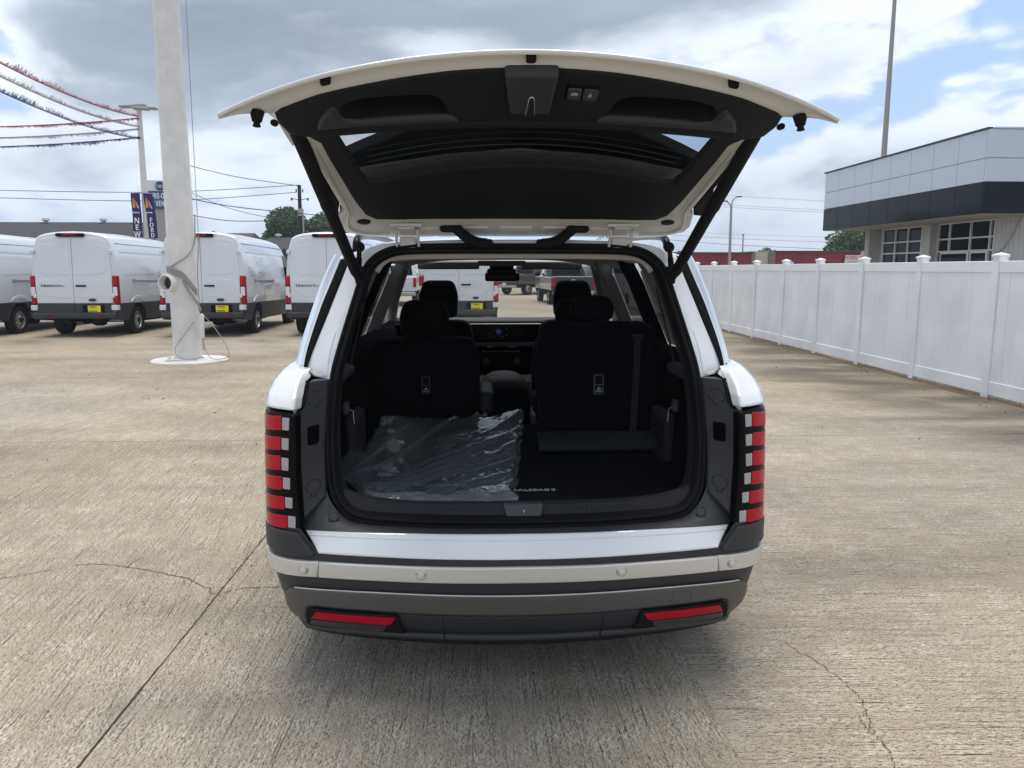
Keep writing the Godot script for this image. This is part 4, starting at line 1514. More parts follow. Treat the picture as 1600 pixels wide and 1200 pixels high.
# ---------------------------------------------------------------- flagpole and lights
func make_flagpole() -> void:
	var X := -5.47
	var Z := -14.1
	var t := thing("flagpole", "thick white painted flagpole on a round base plate, rope wound round its stub pipe", "flagpole", Vector3(X, 0, Z))
	var s := Shape.new()
	lathe(s, [Vector2(0.242, 0.03), Vector2(0.240, 1.2), Vector2(0.238, 2.15), Vector2(0.236, 2.16), Vector2(0.236, 2.2), Vector2(0.233, 2.21), Vector2(0.205, 8.0), Vector2(0.15, 15.0)], 40, Transform3D(Basis.IDENTITY, Vector3(X, 0, Z)))
	put(s, "pole", "pole_paint", t)
	var b := Shape.new()
	lathe(b, [Vector2(0.66, 0.0), Vector2(0.66, 0.012), Vector2(0.64, 0.032), Vector2(0.24, 0.045)], 44, Transform3D(Basis.IDENTITY, Vector3(X + 0.03, 0, Z)))
	put(b, "base_plate", "pole_paint", t)
	var hc := Shape.new()
	rbox(hc, Vector3(X - 0.13, 0.055, Z + 0.36), Vector3(0.26, 0.02, 0.12), 0.008, Basis(Vector3.UP, 0.35))
	rbox(hc, Vector3(X - 0.19, 0.09, Z + 0.36), Vector3(0.06, 0.06, 0.05), 0.01)
	put(hc, "hand_hole_cover", "pole_paint", t)
	# stub pipe that points at the camera's left
	var ax := Vector3(-0.30, 0.02, 1.0).normalized()
	var at := Vector3(X - 0.10, 1.40, Z + 0.10)
	var st := Shape.new()
	lathe(st, [Vector2(0.15, 0.0), Vector2(0.15, 0.27), Vector2(0.145, 0.28), Vector2(0.125, 0.28), Vector2(0.12, 0.27), Vector2(0.12, 0.0)], 28, Transform3D(basis_to(ax), at))
	put(st, "stub_pipe", "pole_paint", t)
	var inn := Shape.new()
	disc(inn, at + ax * 0.13, ax, 0.119, 0.004)
	put(inn, "pipe_inside", "wood_dark", t)
	var rp := Shape.new()
	rng.seed = 61
	# several rope turns over the stub and down round the pole
	for k in 6:
		var o := k * 0.022
		var pts := []
		for i in 22:
			var a := -2.2 + i * 0.17
			var y := 1.60 + o * 0.9 - 0.22 * smoothstep(-0.9, 1.6, a) - 0.22 * smoothstep(0.2, 1.6, a)
			var r := 0.252 + 0.06 * exp(-pow((a + 0.35) / 0.5, 2.0))
			pts.append(Vector3(X + sin(a) * r, y, Z + cos(a) * r))
		tube(rp, pts, 0.011, 6)
	tube(rp, smooth([Vector3(X - 0.24, 1.62, Z + 0.10), Vector3(X - 0.05, 1.72, Z + 0.255), Vector3(X + 0.17, 1.87, Z + 0.20), Vector3(X + 0.24, 2.05, Z + 0.06), Vector3(X + 0.26, 2.2, Z + 0.03), Vector3(X + 0.28, 2.6, Z + 0.02)], 6), 0.010, 6)
	for k in 4:
		tube(rp, smooth([Vector3(X + 0.08 + k * 0.012, 1.45, Z + 0.27), Vector3(X + 0.20, 1.20 + k * 0.02, Z + 0.24), Vector3(X + 0.285 + k * 0.006, 1.02, Z + 0.14), Vector3(X + 0.29 + k * 0.012, 0.90, Z + 0.12)], 5), 0.011, 5)
	put(rp, "rope_coil", "rope", t)
	var hy := Shape.new()
	tube(hy, [Vector3(X + 0.33, 2.1, Z + 0.05), Vector3(X + 0.40, 15.0, Z + 0.02)], 0.006, 5)
	tube(hy, smooth([Vector3(X + 0.27, 2.25, Z + 0.03), Vector3(X + 0.33, 2.1, Z + 0.05), Vector3(X + 0.29, 1.6, Z + 0.08), Vector3(X + 0.30, 0.9, Z + 0.12)], 5), 0.008, 5)
	tube(hy, smooth([Vector3(X + 0.34, 0.86, Z + 0.12), Vector3(X + 0.55, 0.62, Z + 0.16), Vector3(X + 0.74, 0.33, Z + 0.2), Vector3(X + 0.80, 0.10, Z + 0.22), Vector3(X + 0.55, 0.055, Z + 0.26), Vector3(X + 0.42, 0.18, Z + 0.24), Vector3(X + 0.33, 0.5, Z + 0.16)], 7), 0.007, 5)
	tube(hy, smooth([Vector3(X + 0.22, 0.72, Z + 0.20), Vector3(X + 0.05, 0.48, Z + 0.27), Vector3(X - 0.10, 0.26, Z + 0.30), Vector3(X - 0.06, 0.12, Z + 0.33), Vector3(X + 0.10, 0.06, Z + 0.36), Vector3(X + 0.3, 0.055, Z + 0.36)], 7), 0.007, 5)
	put(hy, "halyard", "rope", t)
	var wt := Shape.new()
	lathe(wt, [Vector2(0.0, 0.42), Vector2(0.042, 0.42), Vector2(0.042, 0.82), Vector2(0.02, 0.86), Vector2(0, 0.86)], 12, Transform3D(Basis(Vector3.BACK, -0.03), Vector3(X + 0.315, 0, Z + 0.15)))
	put(wt, "counterweight", "pole_paint", t)
	var sn := Shape.new()
	for k in 5:
		var pts := []
		for i in 9:
			var a := TAU * i / 8.0
			var d := Vector3(cos(a) * 0.016, sin(a) * 0.03, 0)
			pts.append(Vector3(X + 0.34, 0.40 - k * 0.045, Z + 0.15) + Basis(Vector3.UP, k * PI / 2) * d)
		tube(sn, pts, 0.006, 5)
	put(sn, "snap_hook", "steel", t)

func make_light_pole() -> void:
	var X := -13.53
	var Z := -32.0
	var t := thing("light_pole", "white lot light pole with four flat lamp heads, banners and pennants attached", "light pole", Vector3(X, 0, Z))
	var s := Shape.new()
	tube(s, [Vector3(X, 0, Z), Vector3(X, 4.0, Z), Vector3(X, 7.95, Z)], [0.15, 0.13, 0.095], 14)
	put(s, "pole", "pole_paint", t)
	for q in [[-0.62, 0.10, 7.93], [0.62, -0.05, 7.90], [-0.25, -0.45, 8.05], [0.35, 0.45, 7.80]]:
		var h := Shape.new()
		rbox(h, Vector3(X + q[0] * 0.62, q[2], Z + q[1] * 0.8), Vector3(0.60, 0.07, 0.36), 0.02, Basis(Vector3.BACK, -0.05 * signf(q[0])))
		tube(h, [Vector3(X, 7.86, Z), Vector3(X + q[0] * 0.5, q[2] - 0.01, Z + q[1] * 0.6)], 0.03, 6)
		put(h, "lamp_head", "galvanised", t)
	var brk := Shape.new()
	for y in [4.62, 2.86]:
		tube(brk, [Vector3(X - 0.42, y + 0.03, Z + 0.2), Vector3(X + 0.40, y - 0.02, Z + 0.2)], 0.018, 6)
	put(brk, "banner_bracket", "galvanised", t)
	for q in [[-0.275, "NEW", 0.30, -0.02], [0.215, "FORD", 0.235, 0.03]]:
		var label := "purple banner reading NEW hung on the light pole" if q[1] == "NEW" else "purple banner with four white letters hung on the light pole, nearest the dealer sign"
		var b := thing("banner", label, "banner", Vector3(X + q[0], 2.85, Z), "banners on the light pole")
		var cl := Shape.new()
		var rows := []
		for i in 13:
			var y := lerpf(4.62, 2.85, i / 12.0)
			var row := PackedVector3Array()
			for k in 6:
				var x = X + q[0] + (k / 5.0 - 0.5) * 0.36 + 0.045 * sin(i * 0.25 - 0.6) * (1 if q[3] > 0 else 0.6) + q[3] * i * 0.18
				row.append(Vector3(x, y, Z + 0.2 + 0.015 * sin(i * 0.9 + k)))
			rows.append(row)
		loft(cl, rows)
		put(cl, "cloth", "banner", b)
		var tri := Shape.new()
		var c := Vector3(X + q[0] + q[3] * 0.4, 4.22, Z + 0.235)
		tri.flat(c + Vector3(-0.10, 0.22, 0), c + Vector3(-0.12, -0.18, 0), c + Vector3(-0.02, -0.16, 0), c + Vector3(-0.08, 0.22, 0), Vector3.BACK)
		put(tri, "swoosh", "banner_yellow", b)
		var tri2 := Shape.new()
		tri2.flat(c + Vector3(-0.06, 0.18, 0.004), c + Vector3(0.0, -0.16, 0.004), c + Vector3(0.08, -0.18, 0.004), c + Vector3(-0.03, 0.18, 0.004), Vector3.BACK)
		put(tri2, "swoosh", "banner_red", b)
		var tri3 := Shape.new()
		tri3.flat(c + Vector3(-0.01, 0.12, 0.008), c + Vector3(0.09, -0.18, 0.008), c + Vector3(0.14, -0.22, 0.008), c + Vector3(0.03, 0.05, 0.008), Vector3.BACK)
		for k in 4:
			rbox(tri3, Vector3(c.x - 0.1 + k * 0.065, 3.86, Z + 0.238), Vector3(0.045, 0.05, 0.004), 0.001)
		put(tri3, "swoosh", "letter_white", b)
		var word: String = q[1]
		for k in word.length():
			var y := 3.68 - (k + 0.5) * (0.80 / word.length())
			words(word[k], q[2] * 0.72, "letter_white", b, Vector3(X + q[0] + 0.02 + q[3] * (4.62 - y) * 1.3, y, Z + 0.232), Vector3.ZERO, "letter")
	# tinsel strings: three to the next pole on the left, three coming over our side
	var ends := [
		[Vector3(-26.5, 7.42, -33), 7.50, "tinsel_red", "level red tinsel string running left from the light pole", -1.0],
		[Vector3(-26.5, 6.98, -33), 7.10, "tinsel_white", "level white tinsel string running left from the light pole", -1.0],
		[Vector3(-26.5, 6.60, -33), 6.78, "tinsel_blue", "level blue tinsel string running left from the light pole", -1.0],
		[Vector3(-10.55, 6.25, -15.5), 7.55, "tinsel_red", "red tinsel string slanting up overhead from the light pole, uppermost", 1.0],
		[Vector3(-10.55, 5.96, -15.5), 7.16, "tinsel_white", "white tinsel string slanting up overhead between the red and the blue", 1.0],
		[Vector3(-10.55, 5.64, -15.5), 6.72, "tinsel_blue", "blue tinsel string slanting up overhead, lowest of the slanting three", 1.0],
	]
	for q in ends:
		var A := Vector3(X, q[1], Z + 0.12)
		var B: Vector3 = q[0]
		var p := thing("pennant_string", q[3], "pennant string", A, "tinsel pennant strings")
		var pts := []
		for i in 33:
			var u := i / 32.0
			pts.append(A.lerp(B, u) - Vector3(0, (0.5 if q[4] < 0 else 0.55) * 4.0 * u * (1.0 - u) * 0.5, 0))
		var w := Shape.new()
		tube(w, pts, 0.014, 5)
		put(w, "cord", q[2], p)
		rng.seed = hash(q[3])
		var f := Shape.new()
		var n := 900
		for i in n:
			var u := (i + rng.randf()) / n
			var a: Vector3 = A.lerp(B, u) - Vector3(0, 0.25 * 4.0 * u * (1.0 - u) * (1.0 if q[4] < 0 else 1.1), 0)
			var along := (B - A).normalized()
			var burst := 0.55 + 0.7 * absf(sin(u * 23.0 + 1.0)) * absf(sin(u * 7.0))
			var d := Vector3(rng.randf_range(0.2, 1.0), rng.randf_range(-1.0, -0.2), rng.randf_range(-0.4, 0.4))
			if q[4] > 0:
				d = Vector3(rng.randf_range(0.1, 0.8), rng.randf_range(-0.1, 0.95), rng.randf_range(-0.7, 0.3))
			d = d.normalized() * rng.randf_range(0.05, 0.17) * burst
			var hw := along * 0.016
			var tip := a + d
			f.flat(a - hw, a + hw, tip + hw * 0.7, tip - hw * 0.7, Vector3(0.2, 0.3, 1))
		var fo := put(f, "fringe", q[2], p)
		fo.set_meta("kind", "stuff")

# ---------------------------------------------------------------- the suv
var plan := PackedVector2Array()
var run := PackedFloat32Array()
const KY := [0.15, 0.22, 0.30, 0.40, 0.50, 0.56, 0.62, 0.68, 0.90, 1.08, 1.16, 1.20, 1.245, 1.28, 1.31]
const KV := [0.15, 0.11, 0.06, 0.03, 0.008, 0.0, 0.0, 0.0, 0.005, 0.012, 0.021, 0.033, 0.064, 0.105, 0.165]

func make_plan() -> void:
	var p := [Vector2(-0.3, -2.737), Vector2(0, -2.72), Vector2(0.3, -2.737), Vector2(0.6, -2.785), Vector2(0.81, -2.835), Vector2(0.922, -2.885), Vector2(0.989, -2.965), Vector2(1.017, -3.1), Vector2(1.024, -3.3), Vector2(1.026, -3.8), Vector2(1.026, -4.2)]
	for i in range(1, p.size() - 2):
		for k in 24:
			var t := k / 24.0
			var a: Vector2 = p[i - 1]
			var b: Vector2 = p[i]
			var c: Vector2 = p[i + 1]
			var d: Vector2 = p[i + 2]
			plan.append(0.5 * ((2.0 * b) + (c - a) * t + (2.0 * a - 5.0 * b + 4.0 * c - d) * t * t + (-a + 3.0 * b - 3.0 * c + d) * t * t * t))
	var s := 0.0
	for i in plan.size():
		if i > 0:
			s += plan[i].distance_to(plan[i - 1])
		run.append(s)

func plan_at(a: float) -> Vector2:
	var i := clampi(run.bsearch(a), 1, run.size() - 1)
	var t := (a - run[i - 1]) / (run[i] - run[i - 1])
	return plan[i - 1].lerp(plan[i], t)

# rear end: a runs round the bumper from the middle, y is height, d stands proud
func rmap(a: float, y: float, d: float) -> Vector3:
	var A := absf(a)
	var p := plan_at(A)
	var t := (plan_at(A + 0.012) - p).normalized()
	var nn := Vector2(-t.y, t.x)
	p -= nn * (table(y, KY, KV) - d)
	return Vector3(p.x * (-1.0 if a < 0.0 else 1.0), y, p.y)

# plane of the tailgate opening
func omap(x: float, y: float, d: float) -> Vector3:
	return Vector3(x, y, -2.93 - (y - 0.75) * 0.306 - 0.05 * pow(x / 0.8, 2.0) + d)

# trim between the lamps and the opening
func tmap(x: float, y: float, d: float) -> Vector3:
	var zo := omap(0.76, y, 0).z
	var zl := -2.868 - maxf(0.0, y - 1.05) * 0.5
	return Vector3(x, y, lerpf(zo, zl, clampf((absf(x) - 0.76) / 0.11, 0.0, 1.3)) + d)

# inner face of the lifted gate: u across, s from the hinge to the tip, d towards the ground
func gmap(u: float, s: float, d: float) -> Vector3:
	var th := deg_to_rad(14.0)
	var e := Vector3(0, sin(th), cos(th))
	var nn := Vector3(0, -cos(th), sin(th))
	var B := 0.03 + 0.12 * clampf(s / 1.1, 0.0, 1.15)
	var off := -B * (1.0 - minf(pow(u / 0.85, 2.0), 1.3))
	return Vector3(u, 1.78, -3.25) + e * s + nn * (off + d)

# white sill over the bumper: rises forwards
func wmap(a: float, y: float, d: float) -> Vector3:
	var t := (y - 0.58) / 0.104
	return rmap(a, 0.58 + t * 0.080, d) + Vector3(0, d * 0.5, -0.065 * t)

func xy(x: float, y: float, d: float) -> Vector3:
	return Vector3(x, y, d)

func cabin_x(y: float) -> float:
	return table(y, [1.15, 1.25, 1.68, 1.72], [0.97, 0.93, 0.745, 0.70])

func make_suv() -> void:
	make_plan()
	var car := thing("suv", "white suv in the middle of the lot with its liftgate open and cargo area showing", "car", Vector3(0, 0, -5.25))
	suv_rear(car)
	suv_body(car)
	suv_gate(car)
	suv_cabin(car)

func suv_rear(car: Node3D) -> void:
	var down := Vector3(0, -0.2, 1)
	# white panel over the bumper
	var s := Shape.new()
	panel(s, both([Vector2(0, 0.684), Vector2(-0.4, 0.680), Vector2(-0.843, 0.668), Vector2(-0.777, 0.578), Vector2(-0.4, 0.579), Vector2(0, 0.580)]), wmap, 0.06, 0.006, 0.04, 0.008)
	var bump := put(s, "bumper_panel", "paint", car)
	var st := Shape.new()
	var pr := []
	for k in 41:
		var a := lerpf(-0.825, 0.825, k / 40.0)
		pr.append(wmap(a, 0.655 - 0.006 * pow(a / 0.8, 2.0), 0.0065))
	tube(st, pr, 0.0022, 5)
	put(st, "step_line", "paint", bump)
	# dark bumper shell from under the lamps to the ground line
	var shell := Shape.new()
	var outer := [Vector2(0, 0.586), Vector2(-0.779, 0.584), Vector2(-0.852, 0.672), Vector2(-1.05, 0.664), Vector2(-1.62, 0.660), Vector2(-1.66, 0.32), Vector2(-1.30, 0.24), Vector2(-0.95, 0.222), Vector2(0, 0.212)]
	sheet(shell, both(outer), rmap, 0.06, 0.0, [], Vector3.BACK)
	var lipb := Shape.new()
	var lr := []
	for q in [Vector2(0.20, 0.0), Vector2(0.16, -0.02), Vector2(0.16, -0.5)]:
		var row := PackedVector3Array()
		for k in 61:
			var a := lerpf(-1.6, 1.6, k / 60.0)
			var p := rmap(a, 0.22 + 0.06 * pow(absf(a) / 1.3, 3.0), q.y)
			p.y += q.x - 0.20
			row.append(p)
		lr.append(row)
	loft(lipb, lr)
	shell.add(lipb, Transform3D.IDENTITY)
	var bumper := put(shell, "bumper", "cladding", car)
	# upper ledge rounding of the dark corners
	for sd in [1.0, -1.0]:
		var f := func(a, y, d): return rmap(a, y, d) * Vector3(sd, 1, 1)
		var cn := Shape.new()
		panel(cn, fillet(poly([Vector2(0.862, 0.660), Vector2(0.790, 0.575), Vector2(0.80, 0.562), Vector2(1.62, 0.556), Vector2(1.62, 0.655), Vector2(1.05, 0.658)]), 0.015), f, 0.05, 0.012, 0.03, 0.010, [], Vector3(0, 0, 0))
		put(cn, "corner_cover", "cladding", bumper)
		# silver strip ends, grey skid ends and the reflectors
		var e := Shape.new()
		panel(e, poly([Vector2(0.7765, 0.548), Vector2(0.7865, 0.481), Vector2(1.10, 0.462), Vector2(1.55, 0.44), Vector2(1.60, 0.52), Vector2(1.08, 0.539)]), f, 0.05, 0.014, 0.03, 0.006, [], Vector3.ZERO)
		put(e, "silver_strip", "satin_silver", bumper)
		var rh := Shape.new()
		panel(rh, fillet(poly([Vector2(0.455, 0.225), Vector2(0.472, 0.275), Vector2(0.478, 0.335), Vector2(0.83, 0.336), Vector2(0.86, 0.325), Vector2(0.895, 0.247), Vector2(0.8, 0.232)]), 0.012), f, 0.05, 0.022, 0.05, 0.006)
		var ref := put(rh, "reflector", "rubber", bumper)
		var r1 := Shape.new()
		panel(r1, fillet(poly([Vector2(0.487, 0.327), Vector2(0.815, 0.326), Vector2(0.845, 0.291), Vector2(0.532, 0.288), Vector2(0.507, 0.297)]), 0.006), f, 0.05, 0.028, 0.02, 0.003)
		put(r1, "red_lens", "red_lens", ref)
		var r2 := Shape.new()
		panel(r2, fillet(poly([Vector2(0.528, 0.283), Vector2(0.846, 0.284), Vector2(0.868, 0.252), Vector2(0.56, 0.237)]), 0.006), f, 0.05, 0.026, 0.02, 0.003)
		put(r2, "clear_lens", "dim_lens", ref)
	var mid := Shape.new()
	panel(mid, both([Vector2(0, 0.556), Vector2(-0.7735, 0.5475), Vector2(-0.7835, 0.481), Vector2(0, 0.489)]), rmap, 0.06, 0.014, 0.03, 0.006)
	put(mid, "silver_strip", "satin_silver", bumper)
	for q in [[-0.84, 0.513], [-0.374, 0.524], [0.378, 0.524], [0.84, 0.513]]:
		var r := Shape.new()
		var c := rmap(q[0], q[1], 0.013)
		var ax := (rmap(q[0], q[1], 0.05) - c).normalized()
		lathe(r, [Vector2(0.0185, 0.0), Vector2(0.0185, 0.0030), Vector2(0.0165, 0.0042), Vector2(0.0145, 0.0030), Vector2(0.0135, 0.0012), Vector2(0.0125, 0.0012), Vector2(0.0120, 0.0045), Vector2(0, 0.0055)], 24, Transform3D(basis_to(ax), c))
		var so := put(r, "parking_sensor", "satin_silver", bumper)
		var gp := Shape.new()
		lathe(gp, [Vector2(0.0205, 0.0008), Vector2(0.0205, 0.0016), Vector2(0.0185, 0.0020)], 24, Transform3D(basis_to(ax), c))
		lathe(gp, [Vector2(0.0142, 0.0014), Vector2(0.0122, 0.0014)], 24, Transform3D(basis_to(ax), c))
		put(gp, "sensor_gap", "trim_light", so)
	var sk := Shape.new()
	var ol := [Vector2(0, 0.436), Vector2(-0.5, 0.433), Vector2(-0.85, 0.424), Vector2(-0.93, 0.412), Vector2(-0.985, 0.38), Vector2(-1.01, 0.325), Vector2(-0.985, 0.272), Vector2(-0.925, 0.245), Vector2(-0.90, 0.245), Vector2(-0.862, 0.335), Vector2(-0.83, 0.344), Vector2(-0.4, 0.344), Vector2(0, 0.343)]
	panel(sk, both(ol), rmap, 0.05, 0.012, 0.04, 0.008)
	var skid := put(sk, "skid_plate", "skid_grey", bumper)
	var hl := Shape.new()
	var hp := []
	for k in 61:
		var a := lerpf(-0.9, 0.9, k / 60.0)
		hp.append(rmap(a, 0.434 - 0.012 * pow(a / 0.9, 4.0), 0.010))
	tube(hl, hp, 0.0028, 5)
	put(hl, "edge_line", "satin_silver", skid)
	var tow := Shape.new()
	rim(tow, poly([Vector2(0.60, 0.352), Vector2(0.685, 0.352), Vector2(0.685, 0.412), Vector2(0.60, 0.412)]), rmap, [Vector2(0.0, 0.0125), Vector2(0.0025, 0.0140), Vector2(0.005, 0.0125)])
	put(tow, "tow_cover", "skid_grey", skid)
	for q in [[-0.302, 0.324], [-0.92, -0.308], [0.33, 0.92]]:
		var lo := Shape.new()
		var x0: float = q[0]
		var x1: float = q[1]
		var y0 := 0.248
		panel(lo, poly([Vector2(x0, 0.335), Vector2(x1, 0.335), Vector2(x1, y0), Vector2(x0, y0)]), rmap, 0.06, 0.004, 0.03, 0.004)
		put(lo, "lower_panel", "cladding", bumper)
		var lp := Shape.new()
		panel(lp, poly([Vector2(x0, y0 - 0.003), Vector2(x1, y0 - 0.003), Vector2(x1, 0.217), Vector2(x0, 0.217)]), rmap, 0.06, 0.026, 0.05, 0.010)
		put(lp, "lower_lip", "trim_light", bumper)
	# lamps: black housing, six red and six clear cells
	var ys := [[1.090, 1.037, 1.096, 1.048], [1.010, 0.960, 1.018, 0.973], [0.937, 0.882, 0.942, 0.893], [0.857, 0.806, 0.866, 0.821], [0.779, 0.730, 0.790, 0.748], [0.706, 0.658, 0.718, 0.672]]
	for sd in [-1.0, 1.0]:
		var f := func(a, y, d): return rmap(a, y, d) * Vector3(sd, 1, 1)
		var h := Shape.new()
		panel(h, fillet(poly([Vector2(0.862, 1.108), Vector2(0.865, 0.90), Vector2(0.853, 0.671), Vector2(1.03, 0.662), Vector2(1.15, 0.672), Vector2(1.165, 0.9), Vector2(1.15, 1.108), Vector2(1.0, 1.116)]), 0.012), f, 0.04, 0.0065, 0.045, 0.010, [], Vector3.ZERO)
		var lamp := put(h, "taillight", "gloss_black", car)
		for k in 6:
			var q: Array = ys[k]
			var xi: float = [0.921, 0.925, 0.927, 0.922, 0.914, 0.903][k]
			var r := Shape.new()
			panel(r, fillet(poly([Vector2(xi, q[0] + 0.012), Vector2(xi, q[1] + 0.010), Vector2(1.03, q[1]), Vector2(1.12, q[1] - 0.004), Vector2(1.12, q[0]), Vector2(1.03, q[0] + 0.002)]), 0.006), f, 0.03, 0.0088, 0.015, 0.002, [], Vector3.ZERO)
			put(r, "red_cell", "red_lens", lamp)
			var w := Shape.new()
			panel(w, fillet(poly([Vector2(xi - 0.004, q[2]), Vector2(xi - 0.004, q[3]), Vector2(xi - 0.036, q[3]), Vector2(xi - 0.038, q[2])]), 0.004), f, 0.03, 0.0088, 0.015, 0.002, [], Vector3.ZERO)
			put(w, "clear_cell", "clear_lens", lamp)
	# painted quarter with its shoulder
	for sd in [-1.0, 1.0]:
		var f := func(a, y, d): return (rmap(a, y, d) - Vector3(0, 0, table(y, [1.10, 1.16, 1.22, 1.27, 1.31], [0.0, 0.03, 0.085, 0.15, 0.22]))) * Vector3(sd, 1, 1)
		var qp := [Vector2(0.866, 1.122), Vector2(0.866, 1.17), Vector2(0.873, 1.205), Vector2(0.884, 1.236), Vector2(0.900, 1.256), Vector2(1.1, 1.258), Vector2(1.62, 1.258), Vector2(1.62, 0.668), Vector2(1.158, 0.672), Vector2(1.172, 0.9), Vector2(1.158, 1.113), Vector2(1.0, 1.122)]
		var qs := Shape.new()
		panel(qs, fillet(poly(qp), 0.01), f, 0.04, 0.012, 0.05, 0.010, [], Vector3.ZERO)
		put(qs, "rear_quarter", "paint", car)
		var cov := Shape.new()
		var rows := []
		var A := []
		var Bq := []
		for q in [Vector2(0.868, 1.113), Vector2(0.868, 1.15), Vector2(0.869, 1.18), Vector2(0.876, 1.207), Vector2(0.888, 1.236), Vector2(0.906, 1.252), Vector2(0.98, 1.2555), Vector2(1.08, 1.2555)]:
			A.append(f.call(q.x, q.y, 0.007))
		for q in [tmap(0.853, 1.104, 0.004), tmap(0.842, 1.13, 0.004), tmap(0.836, 1.175, 0.002), tmap(0.834, 1.206, 0.0), omap(0.846, 1.218, -0.030), omap(0.866, 1.236, -0.040), omap(0.895, 1.245, -0.10), omap(0.93, 1.25, -0.16)]:
			Bq.append(q * Vector3(sd, 1, 1))
		A = smooth(A, 4)
		Bq = smooth(Bq, 4)
		for k in 5:
			var row := PackedVector3Array()
			for i in A.size():
				var z: Vector3 = A[i].lerp(Bq[i], k / 4.0)
				z += Vector3(0, 0.0, 0.006 * sin(PI * k / 4.0))
				row.append(z)
			rows.append(row)
		loft(cov, rows)
		put(cov, "quarter_return", "paint", car)
		# dark trim between lamp and opening, with its service covers
		var g := func(x, y, d): return tmap(x, y, d) * Vector3(sd, 1, 1)
		var tp := Shape.new()
		panel(tp, fillet(poly([Vector2(0.762, 1.205), Vector2(0.823, 1.213), Vector2(0.833, 1.18), Vector2(0.840, 1.123), Vector2(0.856, 1.103), Vector2(0.860, 0.896), Vector2(0.851, 0.672), Vector2(0.762, 0.762), Vector2(0.768, 0.86), Vector2(0.772, 0.95)]), 0.01), g, 0.04, 0.004, 0.05, 0.006)
		var trim := put(tp, "side_trim", "trim", car)
		var gk := Shape.new()
		tube(gk, smooth([g.call(0.826, 1.214, 0.008), g.call(0.831, 1.17, 0.010), g.call(0.837, 1.125, 0.010), g.call(0.854, 1.105, 0.010)], 6), 0.009, 8)
		put(gk, "gasket", "rubber", trim)
		for q in [[0.801, 1.145], [0.803, 0.808]]:
			var o := PackedVector2Array()
			for k in 21:
				var a := -PI / 2 + 0.28 + (TAU - 0.56) * k / 20.0
				o.append(Vector2(q[0] + cos(a) * 0.0215, q[1] + sin(a) * 0.0245))
			o.append(Vector2(q[0] - 0.006, q[1] - 0.036))
			o.append(Vector2(q[0] + 0.006, q[1] - 0.036))
			var cvr := Shape.new()
			panel(cvr, poly(Array(o)), g, 0.05, 0.0050, 0.005, 0.0012)
			put(cvr, "service_cover", "trim", trim)
			var gap := Shape.new()
			rim(gap, poly(Array(o)), g, [Vector2(-0.003, 0.0042), Vector2(-0.0002, 0.0042)])
			put(gap, "cover_gap", "seam", trim)
		var sl := Shape.new()
		rim(sl, fillet(poly([Vector2(0.790, 0.972), Vector2(0.818, 0.972), Vector2(0.818, 1.040), Vector2(0.790, 1.040)]), 0.006), g, [Vector2(-0.003, 0.004), Vector2(-0.002, 0.008), Vector2(0.003, 0.008), Vector2(0.004, -0.012)], 0.01)
		sheet(sl, poly([Vector2(0.792, 0.974), Vector2(0.816, 0.974), Vector2(0.816, 1.038), Vector2(0.792, 1.038)]), g, 0.05, 0.0046)
		for k in 5:
			var c: Vector3 = g.call(0.801, 0.985 + k * 0.0105, 0.006)
			rbox(sl, c, Vector3(0.010, 0.006, 0.004), 0.0015, Basis(Vector3.UP, sd * 0.5))
		put(sl, "vent_slot", "gloss_black", trim)
		# corner trim and sill plate run under the opening
	var sill := Shape.new()
	var top := []
	var low := []
	for q in [Vector2(-0.762, 0.775), Vector2(-0.735, 0.725), Vector2(-0.684, 0.680), Vector2(-0.60, 0.656), Vector2(-0.4, 0.645), Vector2(-0.2, 0.6415), Vector2(0, 0.641)]:
		top.append(omap(q.x, q.y, 0.002))
	for q in [Vector2(-0.866, 0.700), Vector2(-0.845, 0.668), Vector2(-0.75, 0.672), Vector2(-0.62, 0.675), Vector2(-0.4, 0.678), Vector2(-0.2, 0.680), Vector2(0, 0.682)]:
		low.append(wmap(q.x, q.y, -0.004))
	for i in range(5, -1, -1):
		top.append(top[i] * Vector3(-1, 1, 1))
		low.append(low[i] * Vector3(-1, 1, 1))
	top = smooth(top, 5)
	low = smooth(low, 5)
	var rows2 := []
	for k in 7:
		var row := PackedVector3Array()
		var t := k / 6.0
		for i in top.size():
			var z: Vector3 = low[i].lerp(top[i], t)
			z.y += 0.010 * sin(PI * t)
			row.append(z)
		rows2.append(row)
	loft(sill, rows2)
	var sp := put(sill, "sill_trim", "trim", car)
	for sd in [-1.0, 1.0]:
		var c: Vector3 = (low[8] as Vector3).lerp(top[8], 0.62) + Vector3(0, 0.012, 0)
		c = (wmap(0.76, 0.672, 0.0).lerp(omap(0.71, 0.70, 0), 0.62) + Vector3(0, 0.0125, 0.006)) * Vector3(sd, 1, 1)
		var cp := Shape.new()
		lathe(cp, [Vector2(0.021, -0.004), Vector2(0.021, 0.001), Vector2(0.0175, 0.0035), Vector2(0.016, 0.001), Vector2(0, 0.0012)], 22, Transform3D(basis_to(Vector3(-0.1 * sd, 0.55, 1)), c))
		put(cp, "plug", "trim", sp)
		var sm := Shape.new()
		tube(sm, [tmap(0.762 , 0.762, 0.004) * Vector3(sd, 1, 1), tmap(0.81, 0.714, 0.006) * Vector3(sd, 1, 1), tmap(0.851, 0.672, 0.006) * Vector3(sd, 1, 1)], 0.003, 5)
		put(sm, "trim_seam", "seam", sp)
